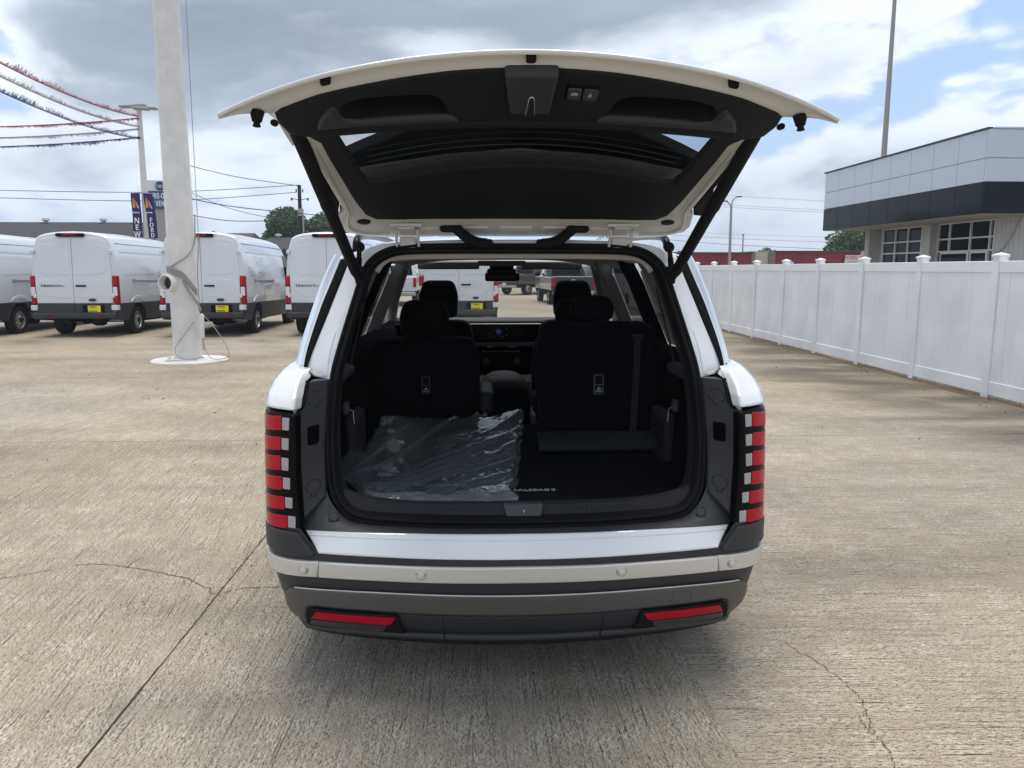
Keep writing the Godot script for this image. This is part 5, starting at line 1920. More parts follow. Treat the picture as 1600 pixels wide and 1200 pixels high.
	# weatherstrip round the opening
	var half := [Vector2(0, 1.752), Vector2(-0.30, 1.752), Vector2(-0.465, 1.748), Vector2(-0.545, 1.730), Vector2(-0.605, 1.69), Vector2(-0.640, 1.632), Vector2(-0.683, 1.494), Vector2(-0.742, 1.289), Vector2(-0.759, 1.195), Vector2(-0.770, 1.05), Vector2(-0.768, 0.93), Vector2(-0.757, 0.82), Vector2(-0.735, 0.745), Vector2(-0.684, 0.685), Vector2(-0.600, 0.658), Vector2(-0.4, 0.646), Vector2(-0.2, 0.6425), Vector2(0, 0.642)]
	var open_ := poly(Array(smooth(Array(both(half)), 3, true)))
	var wsx := Shape.new()
	rim(wsx, open_, omap, [Vector2(-0.004, -0.02), Vector2(-0.003, 0.006), Vector2(0.004, 0.012), Vector2(0.010, 0.008), Vector2(0.013, 0.002), Vector2(0.017, 0.006), Vector2(0.022, 0.018), Vector2(0.029, 0.020), Vector2(0.034, 0.012), Vector2(0.036, -0.01), Vector2(0.040, -0.05)], 0.04, false)
	put(wsx, "weatherstrip", "rubber", car)
	var jamb := Shape.new()
	rim(jamb, open_, omap, [Vector2(0.035, -0.02), Vector2(0.036, -0.03), Vector2(0.032, -0.06), Vector2(0.020, -0.20)], 0.05, false)
	put(jamb, "opening_jamb", "strap", car)

func suv_body(car: Node3D) -> void:
	var fmap := func(x, y, d): return omap(x, y, d - 0.05 * clampf((absf(x) - table(y, [1.19, 1.289, 1.494, 1.637], [0.760, 0.75, 0.688, 0.638])) / 0.1, 0.0, 1.2))
	for sd in [-1.0, 1.0]:
		# painted flange between opening and side glass
		var f := func(x, y, d): return fmap.call(x * sd, y, d)
		var s := Shape.new()
		panel(s, poly([Vector2(0.757, 1.203), Vector2(0.846, 1.212), Vector2(0.874, 1.238), Vector2(0.847, 1.311), Vector2(0.788, 1.452), Vector2(0.716, 1.634), Vector2(0.69, 1.70), Vector2(0.600, 1.70), Vector2(0.637, 1.632), Vector2(0.680, 1.494), Vector2(0.740, 1.289)]), f, 0.05, 0.0, 0.05, 0.006)
		var fl := put(s, "pillar_flange", "paint", car)
		var em := Shape.new()
		panel(em, fillet(poly([Vector2(0.772, 1.212), Vector2(0.805, 1.214), Vector2(0.790, 1.30), Vector2(0.752, 1.40), Vector2(0.738, 1.398), Vector2(0.765, 1.30)]), 0.012), f, 0.05, 0.004, 0.006, 0.006)
		put(em, "stamped_panel", "paint", fl)
		# black glass edge and the bright pillar strip
		var bk := Shape.new()
		var rows := []
		var pa := [Vector2(0.872, 1.233), Vector2(0.846, 1.311), Vector2(0.787, 1.452), Vector2(0.716, 1.634), Vector2(0.69, 1.70)]
		var pb := [Vector2(0.884, 1.228), Vector2(0.866, 1.322), Vector2(0.815, 1.486), Vector2(0.768, 1.605), Vector2(0.734, 1.688)]
		for off in [[-0.05, -0.075], [0.0, -0.050], [0.25, -0.042], [1.0, -0.040], [1.06, -0.06]]:
			var row := []
			for k in 5:
				var q: Vector2 = pa[k].lerp(pb[k], off[0])
				row.append(omap(q.x, q.y, off[1]) * Vector3(sd, 1, 1))
			rows.append(PackedVector3Array(smooth(row, 5)))
		loft(bk, rows)
		put(bk, "pillar_edge", "rubber", car)
		var ch := Shape.new()
		var inner := [Vector2(0.883, 1.226), Vector2(0.866, 1.322), Vector2(0.815, 1.486), Vector2(0.768, 1.605), Vector2(0.734, 1.688)]
		var outr := [Vector2(0.922, 1.232), Vector2(0.897, 1.352), Vector2(0.845, 1.517), Vector2(0.800, 1.639), Vector2(0.762, 1.715)]
		var rr := []
		for k in 7:
			var t := k / 6.0
			var row := PackedVector3Array()
			for i in 5:
				var q: Vector2 = inner[i].lerp(outr[i], t)
				row.append(omap(q.x, q.y, -0.038 - 0.026 * t + 0.012 * sin(PI * t) - (0.004 if k == 3 else 0.0)) * Vector3(sd, 1, 1))
			rr.append(PackedVector3Array(smooth(Array(row), 5)))
		loft(ch, rr)
		var chs := put(ch, "pillar_strip", "bright_trim", car)
		var be := Shape.new()
		tube(be, [omap(0.880, 1.222, -0.036) * Vector3(sd, 1, 1), omap(0.902, 1.219, -0.045) * Vector3(sd, 1, 1), omap(0.922, 1.226, -0.08) * Vector3(sd, 1, 1)], 0.006, 6)
		put(be, "strip_end", "gloss_black", chs)
		# body side with wheel arches
		var sf := func(z, y, d): return Vector3(sd * (1.026 + d - table(y, KY, KV) - 0.10 * smoothstep(-6.9, -7.75, z) * absf(z + 6.9)), y, z)
		var side := [Vector2(-3.30, 1.20), Vector2(-7.0, 1.12), Vector2(-7.6, 1.02), Vector2(-7.7, 0.7), Vector2(-7.6, 0.28)]
		for c in [-6.83, -3.86]:
			for k in 15:
				var a := PI + PI * k / 14.0
				side.append(Vector2(c + cos(a) * 0.44, 0.38 - sin(a) * 0.44))
		side.append(Vector2(-3.30, 0.30))
		var bs := Shape.new()
		panel(bs, poly(side), sf, 0.2, 0.008, 0.06, 0.01, [], Vector3(sd, 0, 0))
		var body := put(bs, "body_side", "paint", car)
		var dl := Shape.new()
		for z in [-4.35, -5.35, -6.35]:
			tube(dl, [sf.call(z, 0.35, 0.009), sf.call(z, 0.8, 0.009), sf.call(z - 0.02, 1.18, 0.009)], 0.004, 4)
		put(dl, "door_seam", "seam", body)
		var hn := Shape.new()
		for z in [-4.5, -5.5]:
			rbox(hn, sf.call(z - 0.05, 0.98, 0.02), Vector3(0.03, 0.03, 0.2), 0.01)
		put(hn, "door_handle", "paint", body)
		var sh := Shape.new()
		var r2 := []
		for q in [[1.25, 0.13], [1.24, 0.14], [1.21, 0.105]]:
			var row := PackedVector3Array()
			for k in 12:
				var z := lerpf(-3.12, -6.6, k / 11.0)
				row.append(Vector3(sd * (1.026 - q[1] + (0.0 if q[0] > 1.26 else -0.0)), minf(q[0], 1.26 - (-3.3 - z) * 0.03), z))
			r2.append(row)
		loft(sh, r2)
		put(sh, "beltline", "bright_trim", car)
		# side glass, pillars
		var gmapx := func(z, y, d): return Vector3(sd * (cabin_x(y) + d), y, z)
		for q in [[[-3.42, 1.26], [-4.42, 1.22], [-4.42, 1.64], [-3.62, 1.63]], [[-4.50, 1.21], [-5.36, 1.19], [-5.36, 1.65], [-4.50, 1.65]], [[-5.46, 1.18], [-6.42, 1.15], [-5.95, 1.60], [-5.46, 1.65]]]:
			var w := Shape.new()
			sheet(w, fillet(poly([Vector2(q[0][0], q[0][1]), Vector2(q[1][0], q[1][1]), Vector2(q[2][0], q[2][1]), Vector2(q[3][0], q[3][1])]), 0.05), gmapx, 0.4, 0.0, [], Vector3(sd, 0, 0))
			put(w, "side_window", "tinted_glass", car)
		for q in [[-3.20, -3.46, "pillar_trim"], [-4.40, -4.53, "cabin_dark"], [-5.33, -5.50, "pillar_trim"]]:
			var p := Shape.new()
			var rz: float = -0.22 if q[0] > -3.3 else 0.0
			var row1 := PackedVector3Array()
			var row2 := PackedVector3Array()
			var row3 := PackedVector3Array()
			var row4 := PackedVector3Array()
			for k in 6:
				var y := lerpf(1.10, 1.70, k / 5.0)
				var dz := rz * (k / 5.0) * 0.8
				row1.append(gmapx.call(q[0] + dz, y, -0.005))
				row2.append(gmapx.call(q[0] + dz - 0.01, y, -0.075))
				row3.append(gmapx.call(q[1] + dz + 0.01, y, -0.075))
				row4.append(gmapx.call(q[1] + dz, y, -0.005))
			loft(p, [row1, row2, row3, row4, row1], false, 1.0, true)
			put(p, "pillar", q[2], car)
		var ap := Shape.new()
		tube(ap, [Vector3(sd * 0.93, 1.15, -6.62), Vector3(sd * 0.84, 1.40, -6.18), Vector3(sd * 0.71, 1.68, -5.72)], [0.05, 0.045, 0.05], 8)
		put(ap, "front_pillar", "pillar_trim", car)
		for z in [-3.86, -6.83]:
			make_wheel(car, Vector3(sd * 0.86, 0.385, z), 0.385, 0.25, "steel", true)
		var mir := Shape.new()
		rbox(mir, Vector3(sd * 1.10, 1.20, -6.15), Vector3(0.24, 0.16, 0.14), 0.05, Basis.IDENTITY, true)
		put(mir, "side_mirror", "paint", car)
		var lm := Shape.new()
		rbox(lm, Vector3(sd * 0.78, 0.78, -7.62), Vector3(0.22, 0.32, 0.2), 0.06)
		put(lm, "headlight", "clear_lens", car)
	# roof, with its rear lip down to the opening
	var rows := []
	for st in [[-3.30, 0.0], [-3.36, 0.012], [-3.6, 0.035], [-4.5, 0.05], [-5.4, 0.035], [-5.75, 0.0]]:
		var row := PackedVector3Array()
		for k in 21:
			var t := k / 10.0 - 1.0
			row.append(Vector3(t * 0.745, 1.765 + st[1] - 0.075 * pow(absf(t), 3.5), st[0] + (0.10 * (1.0 - t * t) * -0.3 if st[0] < -5.5 else 0.0)))
		rows.append(row)
	var roof := Shape.new()
	loft(roof, rows)
	var lip := []
	var A := [Vector3(-0.70, 1.685, -3.30), Vector3(-0.67, 1.72, -3.298), Vector3(-0.55, 1.752, -3.295), Vector3(-0.3, 1.762, -3.295), Vector3(0, 1.765, -3.295), Vector3(0.3, 1.762, -3.295), Vector3(0.55, 1.752, -3.295), Vector3(0.67, 1.72, -3.298), Vector3(0.70, 1.685, -3.30)]
	var Bq := [omap(-0.64, 1.625, 0), omap(-0.618, 1.672, 0), omap(-0.548, 1.727, 0), omap(-0.3, 1.750, 0), omap(0, 1.751, 0), omap(0.3, 1.750, 0), omap(0.548, 1.727, 0), omap(0.618, 1.672, 0), omap(0.64, 1.625, 0)]
	A = smooth(A, 5)
	Bq = smooth(Bq, 5)
	for k in 5:
		var row := PackedVector3Array()
		for i in A.size():
			var z: Vector3 = A[i].lerp(Bq[i], k / 4.0)
			z += Vector3(0, 0.012, 0.01) * sin(PI * k / 4.0)
			row.append(z)
		lip.append(row)
	loft(roof, lip)
	put(roof, "roof", "paint", car)
	for sd in [-1.0, 1.0]:
		var rr := Shape.new()
		tube(rr, smooth([Vector3(sd * 0.70, 1.73, -3.5), Vector3(sd * 0.70, 1.80, -3.65), Vector3(sd * 0.70, 1.82, -4.6), Vector3(sd * 0.68, 1.78, -5.6)], 6), 0.018, 8)
		put(rr, "roof_rail", "gloss_black", car)
	var hood := []
	for st in [[-6.45, 1.17, 0.93], [-6.9, 1.14, 0.94], [-7.4, 1.07, 0.92], [-7.68, 0.98, 0.88], [-7.77, 0.80, 0.85], [-7.77, 0.45, 0.85], [-7.68, 0.28, 0.86]]:
		var row := PackedVector3Array()
		for k in 13:
			var t := k / 6.0 - 1.0
			row.append(Vector3(t * st[2], st[1] - 0.04 * pow(absf(t), 4.0), st[0] + 0.10 * t * t))
		hood.append(row)
	var hs := Shape.new()
	loft(hs, hood)
	put(hs, "hood", "paint", car)
	var wsd := []
	for k in 5:
		var t := k / 4.0
		var row := PackedVector3Array()
		for i in 11:
			var u := i / 5.0 - 1.0
			row.append(Vector3(u * lerpf(0.90, 0.70, t), lerpf(1.17, 1.735, t), lerpf(-6.52, -5.72, t) + 0.10 * u * u - 0.05))
		wsd.append(row)
	var wsh := Shape.new()
	loft(wsh, wsd)
	put(wsh, "windshield", "windshield", car)
	var ub := Shape.new()
	box(ub, Vector3(0, 0.44, -5.2), Vector3(1.56, 0.22, 4.5))
	put(ub, "underbody", "seam", car)

func suv_gate(car: Node3D) -> void:
	var gate := Shape.new()
	var tip := [Vector2(0, 1.169), Vector2(-0.229, 1.168), Vector2(-0.398, 1.1665), Vector2(-0.566, 1.162), Vector2(-0.70, 1.146), Vector2(-0.79, 1.128), Vector2(-0.845, 1.112)]
	var full := []
	for q in tip:
		full.append(q)
	full.reverse()
	for i in range(1, tip.size()):
		full.append(Vector2(-tip[i].x, tip[i].y))
	full = smooth(full, 6)
	var rows := []
	for st in [[0.0, 0.0], [0.007, -0.0005], [0.011, -0.004], [0.0105, -0.008], [0.002, -0.0135], [-0.10, -0.048], [-0.25, -0.085], [-0.45, -0.092]]:
		var row := PackedVector3Array()
		for q in full:
			var sq: float = 1.0 if st[0] > -0.05 else 0.90
			row.append(gmap(q.x * sq, q.y + st[0], st[1]))
		rows.append(row)
	loft(gate, rows)
	var skin := Shape.new()
	sheet(skin, both([Vector2(0, 0.80), Vector2(-0.735, 0.80), Vector2(-0.700, 0.40), Vector2(-0.700, 0.03), Vector2(-0.5, -0.07), Vector2(0, -0.09)]), gmap, 0.1, -0.092, [both([Vector2(0, 0.88), Vector2(-0.66, 0.88), Vector2(-0.62, 0.42), Vector2(0, 0.50)])], Vector3.UP)
	gate.add(skin, Transform3D.IDENTITY)
	var g := put(gate, "liftgate", "paint", car)
	# painted inner lip with a soft ridge
	var a_in := smooth([Vector2(-0.845, 1.110), Vector2(-0.79, 1.095), Vector2(-0.735, 1.060), Vector2(-0.70, 1.050), Vector2(-0.583, 1.078), Vector2(-0.408, 1.085), Vector2(-0.232, 1.092), Vector2(0, 1.096), Vector2(0.232, 1.092), Vector2(0.408, 1.085), Vector2(0.583, 1.078), Vector2(0.70, 1.050), Vector2(0.735, 1.060), Vector2(0.79, 1.095), Vector2(0.845, 1.110)], 4)
	var a_out := smooth([Vector2(-0.845, 1.112), Vector2(-0.80, 1.126), Vector2(-0.75, 1.138), Vector2(-0.70, 1.146), Vector2(-0.583, 1.161), Vector2(-0.408, 1.166), Vector2(-0.232, 1.168), Vector2(0, 1.169), Vector2(0.232, 1.168), Vector2(0.408, 1.166), Vector2(0.583, 1.161), Vector2(0.70, 1.146), Vector2(0.75, 1.138), Vector2(0.80, 1.126), Vector2(0.845, 1.112)], 4)
	var lr := []
	for st in [[0.0, -0.004], [0.12, 0.002], [0.28, 0.004], [0.42, 0.001], [0.52, -0.006], [0.62, -0.013], [0.78, -0.015], [0.92, -0.010], [1.0, 0.0]]:
		var row := PackedVector3Array()
		for i in a_in.size():
			var q: Vector2 = a_in[i].lerp(a_out[i], st[0])
			row.append(gmap(q.x, q.y, st[1]))
		lr.append(row)
	var ls := Shape.new()
	loft(ls, lr)
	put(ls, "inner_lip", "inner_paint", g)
	for q in [[-0.556, 1.143], [-0.006, 1.147], [0.546, 1.143]]:
		var h := Shape.new()
		panel(h, fillet(poly([Vector2(q[0] - 0.013, q[1] - 0.012), Vector2(q[0] + 0.013, q[1] - 0.012), Vector2(q[0] + 0.015, q[1] + 0.008), Vector2(q[0] - 0.015, q[1] + 0.008)]), 0.009), gmap, 0.05, 0.004, 0.02, 0.002, [], Vector3.DOWN)
		put(h, "drain_plug", "rubber", g)
	var tg := Shape.new()
	for q in [[-0.085, 0.022], [-0.055, 0.018]]:
		panel(tg, poly([Vector2(q[0] - q[1] * 0.6, 1.118), Vector2(q[0] + q[1] * 0.6, 1.118), Vector2(q[0] + q[1] * 0.6, 1.122), Vector2(q[0] - q[1] * 0.6, 1.122)]), gmap, 0.05, 0.002, 0.004, 0.0005, [], Vector3.DOWN)
	put(tg, "small_tag", "print_dim", g)
	for sd in [-1.0, 1.0]:
		var f := func(u, s, d): return gmap(u, s, d) * Vector3(sd, 1, 1)
		var rb := Shape.new()
		var ax: Vector3 = (f.call(0.75, 1.085, 0.1) - f.call(0.75, 1.085, 0.0)).normalized()
		lathe(rb, [Vector2(0.020, 0.0), Vector2(0.019, 0.004), Vector2(0.0135, 0.026), Vector2(0.009, 0.029), Vector2(0.009, 0.036), Vector2(0.0115, 0.040), Vector2(0, 0.043)], 16, Transform3D(basis_to(ax), f.call(0.752, 1.083, 0.0)))
		put(rb, "rubber_stop", "rubber", g)
		var rb2 := Shape.new()
		rbox(rb2, f.call(0.722, 1.020, 0.01), Vector3(0.02, 0.018, 0.03), 0.008)
		put(rb2, "rubber_stop", "rubber", g)
		var pg := Shape.new()
		disc(pg, f.call(0.607, 0.138, -0.002), ax, 0.027, 0.007, 0.003, 24)
		put(pg, "plug", "rubber", g)
		# black garnish along the outer edge of the gate
		var gn := Shape.new()
		panel(gn, poly([Vector2(0.690, 0.90), Vector2(0.702, 0.90), Vector2(0.702, 0.45), Vector2(0.735, 0.28), Vector2(0.735, 0.18), Vector2(0.70, 0.18), Vector2(0.678, 0.27), Vector2(0.686, 0.60)]), f, 0.1, -0.020, 0.06, 0.006, [], Vector3.DOWN)
		put(gn, "side_garnish", "rubber", g)
	# painted inner frame, u shaped
	var fr := Shape.new()
	var outl := [Vector2(0, -0.100), Vector2(-0.501, -0.080), Vector2(-0.62, -0.045), Vector2(-0.700, 0.03), Vector2(-0.708, 0.10), Vector2(-0.690, 0.204), Vector2(-0.664, 0.25), Vector2(-0.678, 0.74), Vector2(-0.690, 0.90), Vector2(-0.60, 0.86), Vector2(-0.612, 0.719), Vector2(-0.590, 0.357), Vector2(-0.57, 0.23), Vector2(-0.54, 0.175), Vector2(-0.46, 0.155), Vector2(0, 0.135)]
	panel(fr, both(outl), gmap, 0.05, 0.0, 0.05, 0.008, [], Vector3.DOWN)
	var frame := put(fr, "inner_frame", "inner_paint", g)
	for sd in [-1.0, 1.0]:
		var f := func(u, s, d): return gmap(u, s, d) * Vector3(sd, 1, 1)
		var bead := Shape.new()
		tube(bead, smooth([f.call(0.662, 0.80, 0.002), f.call(0.655, 0.55, 0.003), f.call(0.645, 0.28, 0.003), f.call(0.662, 0.18, 0.003), f.call(0.672, 0.08, 0.003), f.call(0.62, 0.01, 0.003), f.call(0.52, -0.01, 0.003)], 6), 0.006, 6)
		tube(bead, smooth([f.call(0.648, 0.80, 0.0), f.call(0.640, 0.55, 0.001), f.call(0.628, 0.28, 0.001), f.call(0.640, 0.20, 0.001)], 6), 0.004, 6)
		put(bead, "frame_bead", "inner_paint", frame)
	for k in 5:
		var emb := Shape.new()
		var u := -0.36 + k * 0.18
		panel(emb, fillet(poly([Vector2(u - 0.07, -0.03), Vector2(u + 0.07, -0.03), Vector2(u + 0.07, 0.04), Vector2(u - 0.07, 0.04)]), 0.012), gmap, 0.06, 0.006, 0.01, 0.006, [], Vector3.DOWN)
		put(emb, "stamped_pad", "inner_paint", frame)
	# lower dark trim around the glass
	var glass_in := [Vector2(-0.578, 0.83), Vector2(-0.552, 0.562), Vector2(-0.538, 0.500), Vector2(-0.478, 0.492), Vector2(-0.366, 0.524), Vector2(-0.241, 0.547), Vector2(-0.115, 0.557), Vector2(0, 0.560)]
	var ringp := [Vector2(-0.580, 0.860), Vector2(-0.655, 0.878), Vector2(-0.632, 0.829), Vector2(-0.629, 0.719), Vector2(-0.607, 0.357), Vector2(-0.588, 0.215), Vector2(-0.555, 0.160), Vector2(-0.469, 0.143), Vector2(-0.2, 0.124), Vector2(0, 0.120)]
	var cut := ringp.duplicate()
	for i in range(ringp.size() - 2, -1, -1):
		cut.append(Vector2(-ringp[i].x, ringp[i].y))
	for q in glass_in:
		cut.append(Vector2(-q.x, q.y))
	for i in range(glass_in.size() - 2, -1, -1):
		cut.append(glass_in[i])
	var lt := Shape.new()
	panel(lt, poly(cut), gmap, 0.05, 0.005, 0.02, 0.005, [], Vector3.DOWN)
	var low := put(lt, "lower_trim", "gate_trim", g)
	for u in [-0.462, 0.428]:
		var sm := Shape.new()
		tube(sm, [gmap(u, 0.49, 0.0055), gmap(u - 0.008 * signf(u), 0.30, 0.0055), gmap(u - 0.016 * signf(u), 0.145, 0.0055)], 0.0022, 4)
		put(sm, "trim_seam", "seam", low)
	# rear glass, heater lines, spoiler above it
	var gs := Shape.new()
	sheet(gs, both([Vector2(0, 0.88), Vector2(-0.60, 0.88), Vector2(-0.578, 0.55), Vector2(-0.55, 0.47), Vector2(-0.36, 0.50), Vector2(0, 0.535)]), gmap, 0.08, -0.013, [], Vector3.DOWN)
	var glass := put(gs, "rear_window", "rear_glass", g)
	for s0 in [0.758, 0.718, 0.680, 0.640, 0.600]:
		var w := Shape.new()
		var pts := []
		for k in 25:
			var u := lerpf(-0.52, 0.52, k / 24.0)
			pts.append(gmap(u, s0 - 0.055 * pow(u / 0.52, 2.0), -0.011))
		tube(w, pts, 0.0010, 4)
		put(w, "heater_line", "strap", glass)
	var spo := Shape.new()
	panel(spo, both([Vector2(0, 0.655), Vector2(-0.2, 0.637), Vector2(-0.394, 0.580), Vector2(-0.489, 0.528), Vector2(-0.584, 0.474), Vector2(-0.70, 0.40), Vector2(-0.70, 0.12), Vector2(-0.5, 0.02), Vector2(0, 0.0)]), gmap, 0.07, -0.125, 0.04, 0.006, [], Vector3.DOWN)
	put(spo, "spoiler", "rubber", g)
	# upper trim (the part nearest us), with two grab recesses
	var belt := [Vector2(0, 1.099), Vector2(-0.232, 1.0955), Vector2(-0.408, 1.088), Vector2(-0.583, 1.080), Vector2(-0.690, 1.056), Vector2(-0.712, 1.035), Vector2(-0.716, 0.985), Vector2(-0.705, 0.915), Vector2(-0.668, 0.872), Vector2(-0.62, 0.848), Vector2(-0.55, 0.832), Vector2(-0.437, 0.815), Vector2(-0.2, 0.795), Vector2(0, 0.787)]
	var pock := fillet(poly([Vector2(-0.545, 0.990), Vector2(-0.520, 1.018), Vector2(-0.465, 1.026), Vector2(-0.285, 1.000), Vector2(-0.252, 0.965), Vector2(-0.232, 0.882), Vector2(-0.500, 0.912), Vector2(-0.535, 0.935)]), 0.02)
	var pock2 := flip(pock)
	var bt := Shape.new()
	var gb := func(u, s, d): return gmap(u, s + 0.022, d)
	panel(bt, both(belt), gb, 0.05, 0.010, 0.05, 0.010, [pock, pock2], Vector3.DOWN)
	var bl := put(bt, "upper_trim", "gate_trim", g)
	for p in [pock, pock2]:
		var pk := Shape.new()
		rim(pk, p, gb, [Vector2(-0.001, 0.010), Vector2(0.004, 0.004), Vector2(0.012, -0.055)], 0.03, false)
		sheet(pk, inset(p, 0.010), gb, 0.06, -0.054, [], Vector3.DOWN)
		put(pk, "grab_recess", "rubber", bl)
		var sg := -1.0 if p == pock else 1.0
		var lg := Shape.new()
		var le := [Vector2(0.625, 0.900), Vector2(0.600, 0.965), Vector2(0.560, 1.005), Vector2(0.550, 0.985), Vector2(0.542, 0.93), Vector2(0.505, 0.903), Vector2(0.36, 0.887), Vector2(0.228, 0.872), Vector2(0.205, 0.835), Vector2(0.40, 0.855)]
		var f := func(u, s, d): return gmap(u * sg, s + 0.035, d)
		panel(lg, fillet(poly(le), 0.015), f, 0.05, 0.020, 0.03, 0.010, [], Vector3.DOWN)
		put(lg, "grab_ledge", "gate_trim_light", bl)
	var ld := Shape.new()
	var rows3 := []
	for st in [[0.858, 0.009], [0.850, 0.016], [0.830, 0.016], [0.816, 0.008], [0.812, -0.025]]:
		var row := PackedVector3Array()
		for k in 41:
			var u := lerpf(-0.62, 0.62, k / 40.0)
			row.append(gmap(u, st[0] + 0.060 * pow(absf(u) / 0.62, 2.0), st[1]))
		rows3.append(row)
	loft(ld, rows3)
	put(ld, "trim_ledge", "gate_trim", bl)
	var gl := func(u, s, d): return gmap(u, s + 0.055, d)
	var lb := Shape.new()
	panel(lb, fillet(poly([Vector2(-0.078, 1.070), Vector2(0.072, 1.072), Vector2(0.062, 0.878), Vector2(-0.056, 0.876)]), 0.010), gl, 0.05, 0.034, 0.04, 0.010, [], Vector3.DOWN)
	var latch := put(lb, "latch_cover", "gate_trim_light", bl)
	var lh := Shape.new()
	tube(lh, smooth([gl.call(-0.010, 0.885, 0.038), gl.call(-0.006, 0.93, 0.038), gl.call(-0.003, 0.965, 0.036), gl.call(0.003, 0.975, 0.036), gl.call(0.009, 0.965, 0.036), gl.call(0.012, 0.93, 0.038), gl.call(0.016, 0.885, 0.038)], 5), 0.0028, 6)
	put(lh, "latch_hook", "chrome", latch)
	var lk := Shape.new()
	panel(lk, poly([Vector2(-0.006, 0.88), Vector2(-0.002, 0.965), Vector2(0.008, 0.965), Vector2(0.013, 0.88)]), gl, 0.05, 0.036, 0.01, 0.001, [], Vector3.DOWN)
	put(lk, "latch_slot", "seam", latch)
	var gq := func(u, s, d): return gmap(u, s + 0.03, d)
	var bp := Shape.new()
	panel(bp, fillet(poly([Vector2(0.098, 0.955), Vector2(0.196, 0.955), Vector2(0.198, 1.028), Vector2(0.100, 1.030)]), 0.012), gq, 0.05, 0.015, 0.02, 0.006, [], Vector3.DOWN)
	var pnl := put(bp, "button_panel", "gloss_black", bl)
	for q in [[0.106, 0.145], [0.151, 0.190]]:
		var b := Shape.new()
		panel(b, fillet(poly([Vector2(q[0], 0.965), Vector2(q[1], 0.965), Vector2(q[1], 1.018), Vector2(q[0], 1.018)]), 0.006), gq, 0.05, 0.020, 0.008, 0.003, [], Vector3.DOWN)
		put(b, "button", "trim", pnl)
	var ic := Shape.new()
	panel(ic, poly([Vector2(0.114, 0.990), Vector2(0.134, 0.990), Vector2(0.136, 0.999), Vector2(0.126, 1.004), Vector2(0.116, 0.998)]), gq, 0.05, 0.0215, 0.002, 0.0004, [], Vector3.DOWN)
	panel(ic, poly([Vector2(0.1655, 0.985), Vector2(0.1745, 0.985), Vector2(0.1745, 0.997), Vector2(0.1655, 0.997)]), gq, 0.05, 0.0215, 0.002, 0.0004, [], Vector3.DOWN)
	rim(ic, poly([Vector2(0.167, 0.996), Vector2(0.173, 0.996), Vector2(0.173, 1.006), Vector2(0.167, 1.006)]), gq, [Vector2(0, 0.0205), Vector2(0, 0.0215), Vector2(0.0015, 0.0215)])
	put(ic, "button_icon", "print_grey", pnl)
	# hinges and cable boots between gate and roof
	for u in [-0.445, 0.435]:
		var h := Shape.new()
		rbox(h, gmap(u, 0.092, 0.006), Vector3(0.13, 0.014, 0.03), 0.005)
		rbox(h, gmap(u, 0.045, 0.010) , Vector3(0.068, 0.016, 0.09), 0.006, Basis(Vector3.RIGHT, deg_to_rad(-14)))
		rbox(h, Vector3(u, 1.758, -3.255), Vector3(0.072, 0.045, 0.03), 0.008)
		tube(h, [Vector3(u - 0.045, 1.742, -3.235), gmap(u - 0.043, 0.06, 0.012)], 0.006, 6)
		tube(h, [Vector3(u + 0.045, 1.742, -3.235), gmap(u + 0.043, 0.06, 0.012)], 0.006, 6)
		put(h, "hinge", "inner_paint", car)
	for q in [[-0.245, 0.046, -0.105], [0.235, 0.043, 0.095]]:
		var bo := Shape.new()
		var A := gmap(q[0], q[1], 0.01)
		var Bp := Vector3(q[2], 1.752, -3.245)
		var pts := []
		var rad := []
		for k in 31:
			var t := k / 30.0
			pts.append(A.lerp(Bp, t) + Vector3(0, -0.02, 0.018) * sin(PI * t))
			rad.append((0.021 + (0.0035 if k % 2 == 0 else -0.001)) if k > 4 and k < 27 else 0.021)
		tube(bo, pts, rad, 12)
		rbox(bo, A + Vector3(-0.02 * signf(q[0]) * -1.0, 0.0, -0.004), Vector3(0.095, 0.03, 0.045), 0.014)
		put(bo, "cable_boot", "rubber", car)
	# lift struts
	for sd in [-1.0, 1.0]:
		var top := gmap(0.690, 0.915, -0.02) * Vector3(sd, 1, 1)
		var bot := Vector3(sd * 0.640, 1.612, -3.155)
		var d := (bot - top)
		var st := Shape.new()
		tube(st, [top, top + d * 0.42, top + d * 0.425, top + d * 0.445, top + d * 0.45, top + d * 0.94, top + d * 0.97, bot], [0.0235, 0.0235, 0.0245, 0.0245, 0.0215, 0.021, 0.016, 0.015], 20)
		rbox(st, bot + Vector3(-sd * 0.004, -0.004, 0.0), Vector3(0.03, 0.04, 0.035), 0.008)
		put(st, "lift_strut", "rubber", car)
		var rd := Shape.new()
		var q0 := Vector3(sd * 0.645, 1.738, -3.238)
		var q1 := Vector3(sd * 0.640, 1.655, -3.175)
		disc(rd, q0 + Vector3(0, 0, -0.01), Vector3(0, 0.25, 1), 0.022, 0.016, 0.006, 16)
		tube(rd, [q0, q0.lerp(q1, 0.5), q1], [0.010, 0.0105, 0.008], 10)
		for k in 7:
			var c: Vector3 = q0.lerp(q1, 0.55 + k * 0.06)
			tube(rd, [c, c + (q1 - q0).normalized() * 0.003], 0.0125, 10)
		rbox(rd, q1 + Vector3(-sd * 0.006, -0.02, 0.01), Vector3(0.035, 0.05, 0.03), 0.006)
		put(rd, "strut_bracket", "rubber", car)

